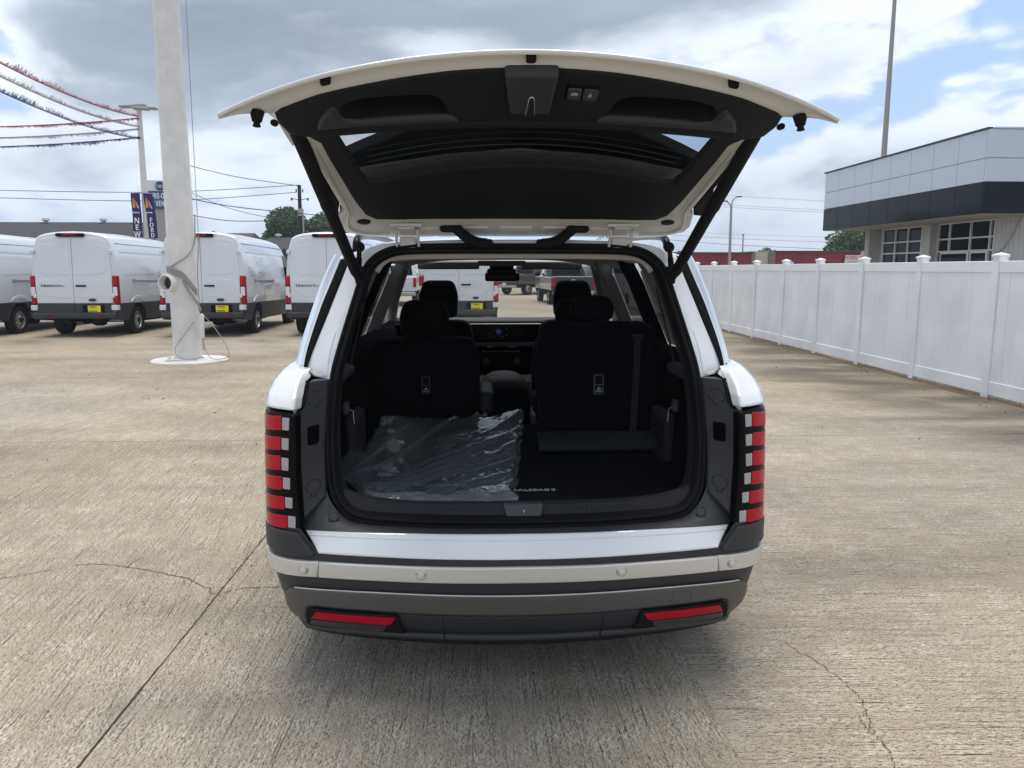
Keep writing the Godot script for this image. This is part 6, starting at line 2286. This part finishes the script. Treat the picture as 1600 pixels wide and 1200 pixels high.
func seat_back(car: Node3D, called: String, x0: float, x1: float, y0: float, y1: float, z: float, lean: float, thick: float, r: float) -> MeshInstance3D:
	var f := func(x, y, d): return Vector3(x, y, z - (y - y0) * lean + d)
	var s := Shape.new()
	var p := fillet(poly([Vector2(x0, y0), Vector2(x1, y0), Vector2(x1 + 0.005, lerpf(y0, y1, 0.72)), Vector2(x1 - 0.03, y1), Vector2(x0 + 0.03, y1), Vector2(x0 - 0.005, lerpf(y0, y1, 0.72))]), r, 6)
	panel(s, p, f, 0.08, 0.0, thick, 0.022)
	sheet(s, p, f, 0.2, -thick, [], Vector3.FORWARD)
	var o := put(s, called, "seat_cloth", car)
	var pipe := Shape.new()
	var pts := []
	for q in inset(dense(p, 0.04), 0.024):
		pts.append(f.call(q.x, q.y, 0.001))
	pts.append(pts[0])
	tube(pipe, pts, 0.003, 5, false)
	put(pipe, "piping", "cabin_dark", o)
	return o

func headrest(car: Node3D, x0: float, x1: float, y0: float, y1: float, z: float, parent: Node3D) -> void:
	var s := Shape.new()
	var f := func(x, y, d): return Vector3(x, y, z - (y - y0) * 0.1 + d)
	panel(s, fillet(poly([Vector2(x0 + 0.01, y0), Vector2(x1 - 0.01, y0), Vector2(x1, lerpf(y0, y1, 0.6)), Vector2(x1 - 0.035, y1), Vector2(x0 + 0.035, y1), Vector2(x0, lerpf(y0, y1, 0.6))]), 0.045, 6), f, 0.06, 0.0, 0.11, 0.03)
	tube(s, [Vector3(x0 + 0.08, y0 + 0.02, z - 0.05), Vector3(x0 + 0.08, y0 - 0.12, z - 0.04)], 0.008, 6)
	tube(s, [Vector3(x1 - 0.08, y0 + 0.02, z - 0.05), Vector3(x1 - 0.08, y0 - 0.12, z - 0.04)], 0.008, 6)
	put(s, "headrest", "seat_cloth", parent)

func release_tab(x: float, y: float, z: float, parent: Node3D) -> void:
	var t := Shape.new()
	rim(t, fillet(poly([Vector2(x - 0.028, y - 0.055), Vector2(x + 0.028, y - 0.055), Vector2(x + 0.028, y + 0.055), Vector2(x - 0.028, y + 0.055)]), 0.014), xy, [Vector2(0, z), Vector2(0.001, z + 0.008), Vector2(0.008, z + 0.008), Vector2(0.010, z + 0.001)])
	put(t, "release_bezel", "trim_light", parent)
	var k := Shape.new()
	rbox(k, Vector3(x, y + 0.022, z + 0.003), Vector3(0.034, 0.05, 0.008), 0.003)
	rbox(k, Vector3(x, y - 0.024, z + 0.003), Vector3(0.034, 0.03, 0.008), 0.003)
	put(k, "release_handle", "gloss_black", parent)
	var p := Shape.new()
	p.flat(Vector3(x - 0.012, y - 0.028, z + 0.008), Vector3(x + 0.012, y - 0.028, z + 0.008), Vector3(x + 0.008, y - 0.016, z + 0.008), Vector3(x - 0.002, y - 0.012, z + 0.008), Vector3.BACK)
	box(p, Vector3(x, y - 0.002, z + 0.008), Vector3(0.034, 0.002, 0.002))
	for q in 4:
		box(p, Vector3(x - 0.013 + q * 0.009, y - 0.036, z + 0.008), Vector3(0.007, 0.007, 0.001))
	put(p, "release_print", "print_grey", parent)

func suv_cabin(car: Node3D) -> void:
	# load floor and its mat
	var fl := Shape.new()
	var outline := [Vector2(-0.60, -2.985), Vector2(0.60, -2.985), Vector2(0.70, -3.02), Vector2(0.77, -3.12), Vector2(0.80, -4.6), Vector2(-0.80, -4.6), Vector2(-0.77, -3.12), Vector2(-0.70, -3.02)]
	var ff := func(x, z, d): return Vector3(x, 0.712 + d, z)
	panel(fl, poly(outline), ff, 0.12, 0.0, 0.06, 0.01, [], Vector3.UP)
	put(fl, "load_floor", "carpet", car)
	var sc := Shape.new()
	var rows := []
	for st in [[0.660, 0.018], [0.668, 0.012], [0.712, -0.012], [0.721, -0.020], [0.722, -0.05]]:
		var row := PackedVector3Array()
		for k in 41:
			var x := lerpf(-0.70, 0.70, k / 40.0)
			row.append(Vector3(x, st[0] + 0.05 * pow(absf(x) / 0.70, 6.0), omap(x, 0.66, 0).z - 0.050 + st[1]))
		rows.append(row)
	loft(sc, rows)
	var scuff := put(sc, "scuff_plate", "strap", car)
	var rb := Shape.new()
	for k in 24:
		var x := -0.56 + k * 0.018
		rbox(rb, Vector3(x, 0.692, omap(x, 0.66, 0).z - 0.054), Vector3(0.004, 0.030, 0.006), 0.001, Basis(Vector3.RIGHT, -0.2))
		rbox(rb, Vector3(-x + 0.04, 0.692, omap(x, 0.66, 0).z - 0.054), Vector3(0.004, 0.030, 0.006), 0.001, Basis(Vector3.RIGHT, -0.2))
	put(rb, "scuff_rib", "strap", scuff)
	var sr := Shape.new()
	var fz := func(x, y, d): return Vector3(x, y, -2.936 - (y - 0.67) * 0.55 + d)
	panel(sr, fillet(poly([Vector2(-0.062, 0.722), Vector2(0.100, 0.722), Vector2(0.086, 0.672), Vector2(-0.046, 0.672)]), 0.006), fz, 0.05, 0.006, 0.02, 0.004)
	put(sr, "striker_cover", "trim_light", scuff)
	var sk := Shape.new()
	rbox(sk, Vector3(0.020, 0.692, -2.930), Vector3(0.007, 0.030, 0.012), 0.002)
	put(sk, "striker", "chrome", scuff)
	var tl := words("PALISADE", 0.021, "print_grey", car, Vector3(0.075, 0.7165, -3.17), Vector3(-PI / 2, 0, 0), "mat_lettering", 1.5, "Droid Sans", 400)
	tl.name = "mat_lettering"
	# side walls of the load bay
	for sd in [-1.0, 1.0]:
		var w := Shape.new()
		var rws := []
		for st in [[0.70, 0.765], [0.72, 0.785], [1.0, 0.800], [1.17, 0.815], [1.22, 0.84], [1.24, 0.88]]:
			var row := PackedVector3Array()
			for k in 10:
				var z := lerpf(-3.02, -6.3, k / 9.0)
				var zz := z - (maxf(0.0, st[0] - 0.75) * 0.306 if k == 0 else 0.0)
				row.append(Vector3(sd * st[1], st[0], zz))
			rws.append(row)
		loft(w, rws)
		put(w, "side_lining", "cabin_dark", car)
		var wh := Shape.new()
		rbox(wh, Vector3(sd * 0.815, 0.76, -3.82), Vector3(0.13, 0.36, 0.34), 0.03, Basis.IDENTITY, true)
		put(wh, "wheel_housing", "strap", car)
		var hk := Shape.new()
		tube(hk, smooth([Vector3(sd * 0.790, 0.995, -3.60), Vector3(sd * 0.755, 0.985, -3.60), Vector3(sd * 0.750, 0.955, -3.59), Vector3(sd * 0.745, 0.925, -3.58)], 4), 0.0028, 5)
		put(hk, "tie_cord", "clear_lens", car)
		var hp := Shape.new()
		rbox(hp, Vector3(sd * 0.785, 1.0, -3.6), Vector3(0.03, 0.06, 0.05), 0.01)
		put(hp, "tie_hook", "trim_light", car)
		hp = Shape.new()
		rbox(hp, Vector3(sd * 0.800, 1.08, -3.35), Vector3(0.03, 0.05, 0.05), 0.01)
		put(hp, "tie_hook", "trim_light", car)
		var bl := Shape.new()
		rbox(bl, Vector3(sd * 0.800, 1.185, -3.42), Vector3(0.12, 0.05, 0.42), 0.02)
		put(bl, "belt_shelf", "trim", car)
		# inner rear pillar, lighter cloth
		var ip := Shape.new()
		var r3 := []
		for st in [[-3.24, 0.0], [-3.30, -0.02], [-3.62, -0.045], [-3.68, -0.01]]:
			var row := PackedVector3Array()
			for k in 8:
				var y := lerpf(1.20, 1.70, k / 7.0)
				row.append(Vector3(sd * (cabin_x(y) - 0.085 + st[1]), y, st[0] - (y - 1.2) * 0.20))
			r3.append(row)
		loft(ip, r3)
		put(ip, "rear_pillar_lining", "pillar_trim", car)
		var bt := Shape.new()
		tube(bt, [Vector3(sd * 0.725, 1.23, -3.40), Vector3(sd * 0.655, 1.56, -3.50)], 0.005, 5)
		put(bt, "belt_line", "strap", car)
	# roof lining
	var hr := []
	for z in [-3.36, -3.8, -4.6, -5.4, -5.72]:
		var row := PackedVector3Array()
		for k in 17:
			var t := k / 8.0 - 1.0
			row.append(Vector3(t * 0.70, 1.715 + (0.02 if z < -3.7 and z > -5.5 else 0.0) - 0.055 * pow(absf(t), 4.0), z))
		hr.append(row)
	var hs := Shape.new()
	loft(hs, hr)
	var lining := put(hs, "roof_lining", "headliner", car)
	var hb := Shape.new()
	tube(hb, smooth([Vector3(-0.592, 1.640, -3.33), Vector3(-0.560, 1.682, -3.335), Vector3(-0.49, 1.702, -3.34), Vector3(-0.25, 1.708, -3.34), Vector3(0.0, 1.709, -3.34), Vector3(0.25, 1.708, -3.34), Vector3(0.49, 1.702, -3.34), Vector3(0.560, 1.682, -3.335), Vector3(0.595, 1.640, -3.33)], 6), 0.017, 10)
	put(hb, "lining_edge", "headliner", lining)
	# third row seat that stands up on the right
	var s3 := seat_back(car, "third_row_seat", 0.150, 0.800, 0.79, 1.370, -3.98, 0.12, 0.12, 0.06)
	release_tab(0.475, 1.045, -4.003, s3)
	headrest(car, 0.335, 0.575, 1.375, 1.505, -4.10, s3)
	var tp := Shape.new()
	var pts := [Vector3(0.680, 1.292, -4.03), Vector3(0.672, 1.05, -4.0), Vector3(0.655, 0.80, -3.968)]
	var rw := []
	for o in [-0.018, 0.018]:
		var row := PackedVector3Array()
		for q in smooth(pts, 6):
			row.append(q + Vector3(o, 0, 0.006))
		rw.append(row)
	loft(tp, rw)
	rbox(tp, Vector3(0.682, 1.296, -4.03), Vector3(0.06, 0.022, 0.02), 0.006)
	put(tp, "strap", "strap", s3)
	var rl := Shape.new()
	var flap := []
	for st in [[0.80, -3.965], [0.785, -3.93], [0.77, -3.85], [0.745, -3.825], [0.72, -3.83], [0.714, -3.88]]:
		var row := PackedVector3Array()
		for k in 13:
			row.append(Vector3(lerpf(0.145, 0.80, k / 12.0), st[0], st[1]))
		flap.append(row)
	loft(rl, flap)
	put(rl, "hinge_flap", "mat_carpet", s3)
	# second row seat seen behind the folded left third row
	var s2 := seat_back(car, "second_row_seat", -0.835, -0.158, 0.72, 1.222, -4.72, 0.10, 0.14, 0.12)
	release_tab(-0.490, 0.935, -4.738, s2)
	headrest(car, -0.655, -0.345, 1.225, 1.455, -4.77, s2)
	var s2b := seat_back(car, "second_row_seat", 0.19, 0.80, 0.72, 1.22, -4.90, 0.10, 0.14, 0.12)
	headrest(car, 0.34, 0.62, 1.24, 1.46, -4.95, s2b)
	var cu := Shape.new()
	rbox(cu, Vector3(-0.12, 0.80, -5.05), Vector3(0.12, 0.16, 0.5), 0.05, Basis.IDENTITY, true)
	put(cu, "seat_cushion", "console_leather", s2)
	cu = Shape.new()
	rbox(cu, Vector3(0.24, 0.80, -5.05), Vector3(0.12, 0.16, 0.5), 0.05, Basis.IDENTITY, true)
	put(cu, "seat_cushion", "console_leather", s2b)
	var bk := Shape.new()
	rbox(bk, Vector3(-0.125, 0.745, -4.70), Vector3(0.03, 0.05, 0.02), 0.005)
	put(bk, "belt_buckle", "trim_light", car)
	var bkl := Shape.new()
	rbox(bkl, Vector3(-0.125, 0.755, -4.688), Vector3(0.022, 0.014, 0.004), 0.001)
	put(bkl, "buckle_label", "print_grey", car)
	# front seats
	for q in [[-0.72, -0.20], [0.28, 0.80]]:
		var a: float = q[0]
		var b: float = q[1]
		var fs := seat_back(car, "front_seat", a, b, 0.70, 1.27, -5.62, 0.12, 0.16, 0.15)
		headrest(car, lerpf(a, b, 0.22), lerpf(a, b, 0.78), 1.29, 1.565, -5.70, fs)
	# dashboard, screens, console
	var db := Shape.new()
	rbox(db, Vector3(0, 1.0, -6.45), Vector3(1.75, 0.44, 0.42), 0.06, Basis.IDENTITY, true)
	var dash := put(db, "dashboard", "cabin_dark", car)
	var dt := Shape.new()
	rbox(dt, Vector3(0, 1.222, -6.35), Vector3(1.74, 0.045, 0.36), 0.02)
	put(dt, "dash_top", "console_leather", dash)
	var de := Shape.new()
	tube(de, [Vector3(-0.85, 1.212, -6.16), Vector3(0, 1.212, -6.155), Vector3(0.85, 1.212, -6.16)], 0.004, 6)
	put(de, "dash_line", "clear_lens", dash)
	var sn := Shape.new()
	rbox(sn, Vector3(-0.13, 1.135, -6.19), Vector3(0.72, 0.13, 0.02), 0.012)
	var scr := put(sn, "screen", "gloss_black", dash)
	var dg := Shape.new()
	disc(dg, Vector3(-0.005, 1.150, -6.178), Vector3.BACK, 0.022, 0.002, 0.0, 18)
	put(dg, "screen_icon", "screen_glow", scr)
	var dr := Shape.new()
	for p in [[-0.075, 1.137], [0.03, 1.11], [0.055, 1.12], [-0.05, 1.112], [0.06, 1.172]]:
		rbox(dr, Vector3(p[0], p[1], -6.177), Vector3(0.010, 0.006, 0.002), 0.001)
	put(dr, "screen_print", "print_dim", scr)
	var vt := Shape.new()
	rbox(vt, Vector3(0.04, 1.045, -6.20), Vector3(0.52, 0.035, 0.04), 0.01)
	put(vt, "air_vent", "trim_light", dash)
	var ct := Shape.new()
	for p in [[-0.075, 0.046], [0.105, 0.040]]:
		rbox(ct, Vector3(p[0], 1.028, -6.175), Vector3(0.05, 0.006, 0.006), 0.002)
	rbox(ct, Vector3(-0.05, 0.985, -6.205), Vector3(0.12, 0.004, 0.006), 0.001)
	rbox(ct, Vector3(0.085, 0.985, -6.205), Vector3(0.12, 0.004, 0.006), 0.001)
	for x in [-0.125, 0.155]:
		rbox(ct, Vector3(x, 0.99, -6.205), Vector3(0.018, 0.012, 0.006), 0.003)
	put(ct, "climate_control", "print_grey", dash)
	for x in [-0.108, 0.146]:
		var kb := Shape.new()
		lathe(kb, [Vector2(0.026, 0.0), Vector2(0.026, 0.02), Vector2(0.021, 0.022), Vector2(0.019, 0.012), Vector2(0, 0.012)], 22, Transform3D(basis_to(Vector3.BACK), Vector3(x, 0.905, -6.22)))
		put(kb, "dial", "trim_light", dash)
	var co := Shape.new()
	rbox(co, Vector3(0.03, 0.60, -5.75), Vector3(0.34, 0.42, 0.9), 0.05, Basis.IDENTITY, true)
	put(co, "console", "cabin_dark", car)
	var ar := Shape.new()
	var ra := []
	for st in [[-5.40, 0.800], [-5.38, 0.845], [-5.44, 0.885], [-5.70, 0.890], [-5.9, 0.87]]:
		var row := PackedVector3Array()
		for k in 15:
			var t := k / 7.0 - 1.0
			row.append(Vector3(0.025 + t * 0.165, st[1] - 0.065 * pow(absf(t), 3.0), st[0]))
		ra.append(row)
	loft(ar, ra)
	put(ar, "armrest", "console_leather", car)
	var wl := Shape.new()
	var wp := []
	for k in 25:
		var a := TAU * k / 24.0
		wp.append(Vector3(-0.45 + cos(a) * 0.185, 1.03 + sin(a) * 0.17, -6.05 - sin(a) * 0.07))
	tube(wl, wp, 0.017, 8, false)
	rbox(wl, Vector3(-0.45, 1.03, -6.06), Vector3(0.34, 0.06, 0.04), 0.015)
	put(wl, "steering_wheel", "cabin_dark", car)
	var mi := Shape.new()
	rbox(mi, Vector3(0.018, 1.590, -5.88), Vector3(0.265, 0.070, 0.04), 0.025, Basis.IDENTITY, true)
	rbox(mi, Vector3(0.010, 1.665, -5.80), Vector3(0.18, 0.05, 0.10), 0.02)
	rbox(mi, Vector3(0.010, 1.63, -5.84), Vector3(0.22, 0.05, 0.06), 0.02)
	put(mi, "interior_mirror", "gloss_black", car)
	var oc := Shape.new()
	rbox(oc, Vector3(0.0, 1.688, -5.55), Vector3(0.34, 0.035, 0.34), 0.014)
	put(oc, "overhead_console", "pillar_trim", car)
	for sd in [-1.0, 1.0]:
		var v := Shape.new()
		rbox(v, Vector3(sd * 0.385, 1.675, -5.80), Vector3(0.46, 0.058, 0.03), 0.013)
		put(v, "sun_visor", "pillar_trim", car)

# ---------------------------------------------------------------- plastic wrapped floor mats on the load floor
func make_bag() -> void:
	var t := thing("wrapped_floor_mat", "dark floor mat in crumpled clear plastic wrap lying on the load floor", "floor mat", Vector3(-0.35, 0.72, -3.6))
	var zf := -3.03
	var zb := -4.25
	var mapb := func(u, v, d): return Vector3(lerpf(lerpf(-0.60, -0.005, u), lerpf(-0.645, 0.055, u), v), 0.722 + 0.085 * smoothstep(0.25, 1.0, v) + d, lerpf(-3.06, zb, v))
	var m := Shape.new()
	panel(m, fillet(poly([Vector2(0.02, 0.02), Vector2(0.98, 0.0), Vector2(1.0, 0.97), Vector2(0.03, 0.97)]), 0.05), mapb, 0.08, 0.004, 0.012, 0.004, [], Vector3.UP)
	put(m, "floor_mat", "mat_carpet", t)
	words("PALISADE", 0.022, "print_dim", t, mapb.call(0.46, 0.13, 0.008), Vector3(-PI / 2, 0, 0), "lettering", 1.75, "Droid Sans", 400)
	var n := FastNoiseLite.new()
	n.seed = 15
	n.frequency = 1.0
	n.fractal_octaves = 3
	var film := func(u: float, v: float, lift: float) -> Vector3:
		# wider than the mat, crumpled towards us and on the left
		var xl := lerpf(-0.770, -0.70, v) + 0.012 * n.get_noise_2d(v * 9.0, 3.0)
		var xr := lerpf(0.00, 0.10, pow(v, 1.3)) + 0.012 * n.get_noise_2d(v * 11.0, 9.0)
		var x := lerpf(xl, xr, u)
		var front := -3.005 + 0.02 * n.get_noise_2d(u * 7.0, 1.0) - 0.34 * pow(smoothstep(0.30, 0.0, u), 1.6)
		var z := lerpf(front, zb - 0.03, v)
		var y := 0.733 + 0.085 * smoothstep(0.25, 1.0, v)
		# long diagonal folds fanning out from the near left corner
		var fold := 0.0
		for q in [[0.05, 0.62, 0.030, 0.016], [0.02, 0.78, 0.022, 0.012], [0.22, 0.72, 0.018, 0.013], [0.42, 0.80, 0.016, 0.012], [0.52, 0.66, 0.015, 0.011], [-0.02, 1.9, 0.03, 0.012], [-0.06, 3.2, 0.028, 0.010], [0.66, 0.75, 0.015, 0.010], [0.0, 0.95, 0.015, 0.006]]:
			var dd: float = (v - (u - q[0]) * q[1] - 0.03 - 0.05 * n.get_noise_2d(u * 3.0 + q[0] * 30.0, 1.0)) / q[2]
			fold = maxf(fold, q[3] * exp(-dd * dd) * smoothstep(q[0], q[0] + 0.12, u))
		y += fold + 0.006 * n.get_noise_2d(u * 3.0, v * 4.0) + 0.0022 * n.get_noise_2d(u * 9.0, v * 9.0) * (0.4 + u)
		var near := smoothstep(0.13, 0.02, v)
		y += near * (0.010 * absf(n.get_noise_2d(u * 8.0, v * 20.0))) 
		var edge := smoothstep(0.06, 0.0, v) + smoothstep(0.10, 0.0, u) * 0.5 + smoothstep(0.96, 1.0, u) * 0.6
		y -= minf(edge, 1.0) * 0.026
		# the far right corner stands up
		y += 0.05 * smoothstep(0.72, 1.0, u) * smoothstep(0.75, 1.0, v) + 0.025 * smoothstep(0.25, 0.0, u) * smoothstep(0.85, 1.0, v)
		return Vector3(x, maxf(y, 0.7165) + lift, z)
	var rows := []
	for j in 121:
		var row := PackedVector3Array()
		for i in 121:
			row.append(film.call(i / 120.0, pow(j / 120.0, 1.5), 0.0))
		rows.append(row)
	var s := Shape.new()
	loft(s, rows)
	put(s, "plastic_wrap", "film", t)
	var s2 := Shape.new()
	var r2 := []
	for j in 61:
		var row := PackedVector3Array()
		for i in 61:
			row.append(film.call(i / 60.0 * 0.985 + 0.008, j / 60.0 * 0.98 + 0.01, -0.004))
		r2.append(row)
	loft(s2, r2)
	put(s2, "plastic_wrap", "film_milky", t)
	# the bunched near edge and the loose left flap
	var s3 := Shape.new()
	var r3 := []
	for j in 19:
		var row := PackedVector3Array()
		var v := j / 18.0
		for i in 141:
			var u := i / 140.0
			var p: Vector3 = film.call(u, 0.0, 0.0)
			var q: Vector3 = film.call(u, 0.055 + 0.03 * n.get_noise_2d(u * 4.0, 77.0), 0.004)
			var z := p.lerp(q, v)
			z.y += (0.004 + 0.026 * maxf(0.0, n.get_noise_2d(u * 5.0 + 5.0, v * 1.5 + u * 3.0)) + 0.007 * absf(n.get_noise_2d(u * 14.0 + v * 4.0, v * 3.0))) * sin(PI * v)
			z.z += 0.012 * n.get_noise_2d(u * 8.0, v * 2.0 + 8.0) * (1.0 - v)
			row.append(z)
		r3.append(row)
	loft(s3, r3)
	put(s3, "plastic_fold", "film_fold", t)
	var s4 := Shape.new()
	var r4 := []
	for j in 31:
		var row := PackedVector3Array()
		for i in 15:
			var u := i / 14.0
			var v := j / 30.0
			var p := Vector3(lerpf(-0.782, -0.64, u), 0.728, lerpf(-3.30, -3.68, v))
			p.y += 0.06 * (1.0 - u) * smoothstep(0.0, 0.4, v) + 0.014 * n.get_noise_2d(u * 4.0, v * 8.0)
			row.append(p)
		r4.append(row)
	loft(s4, r4)
	put(s4, "plastic_flap", "film_milky", t)
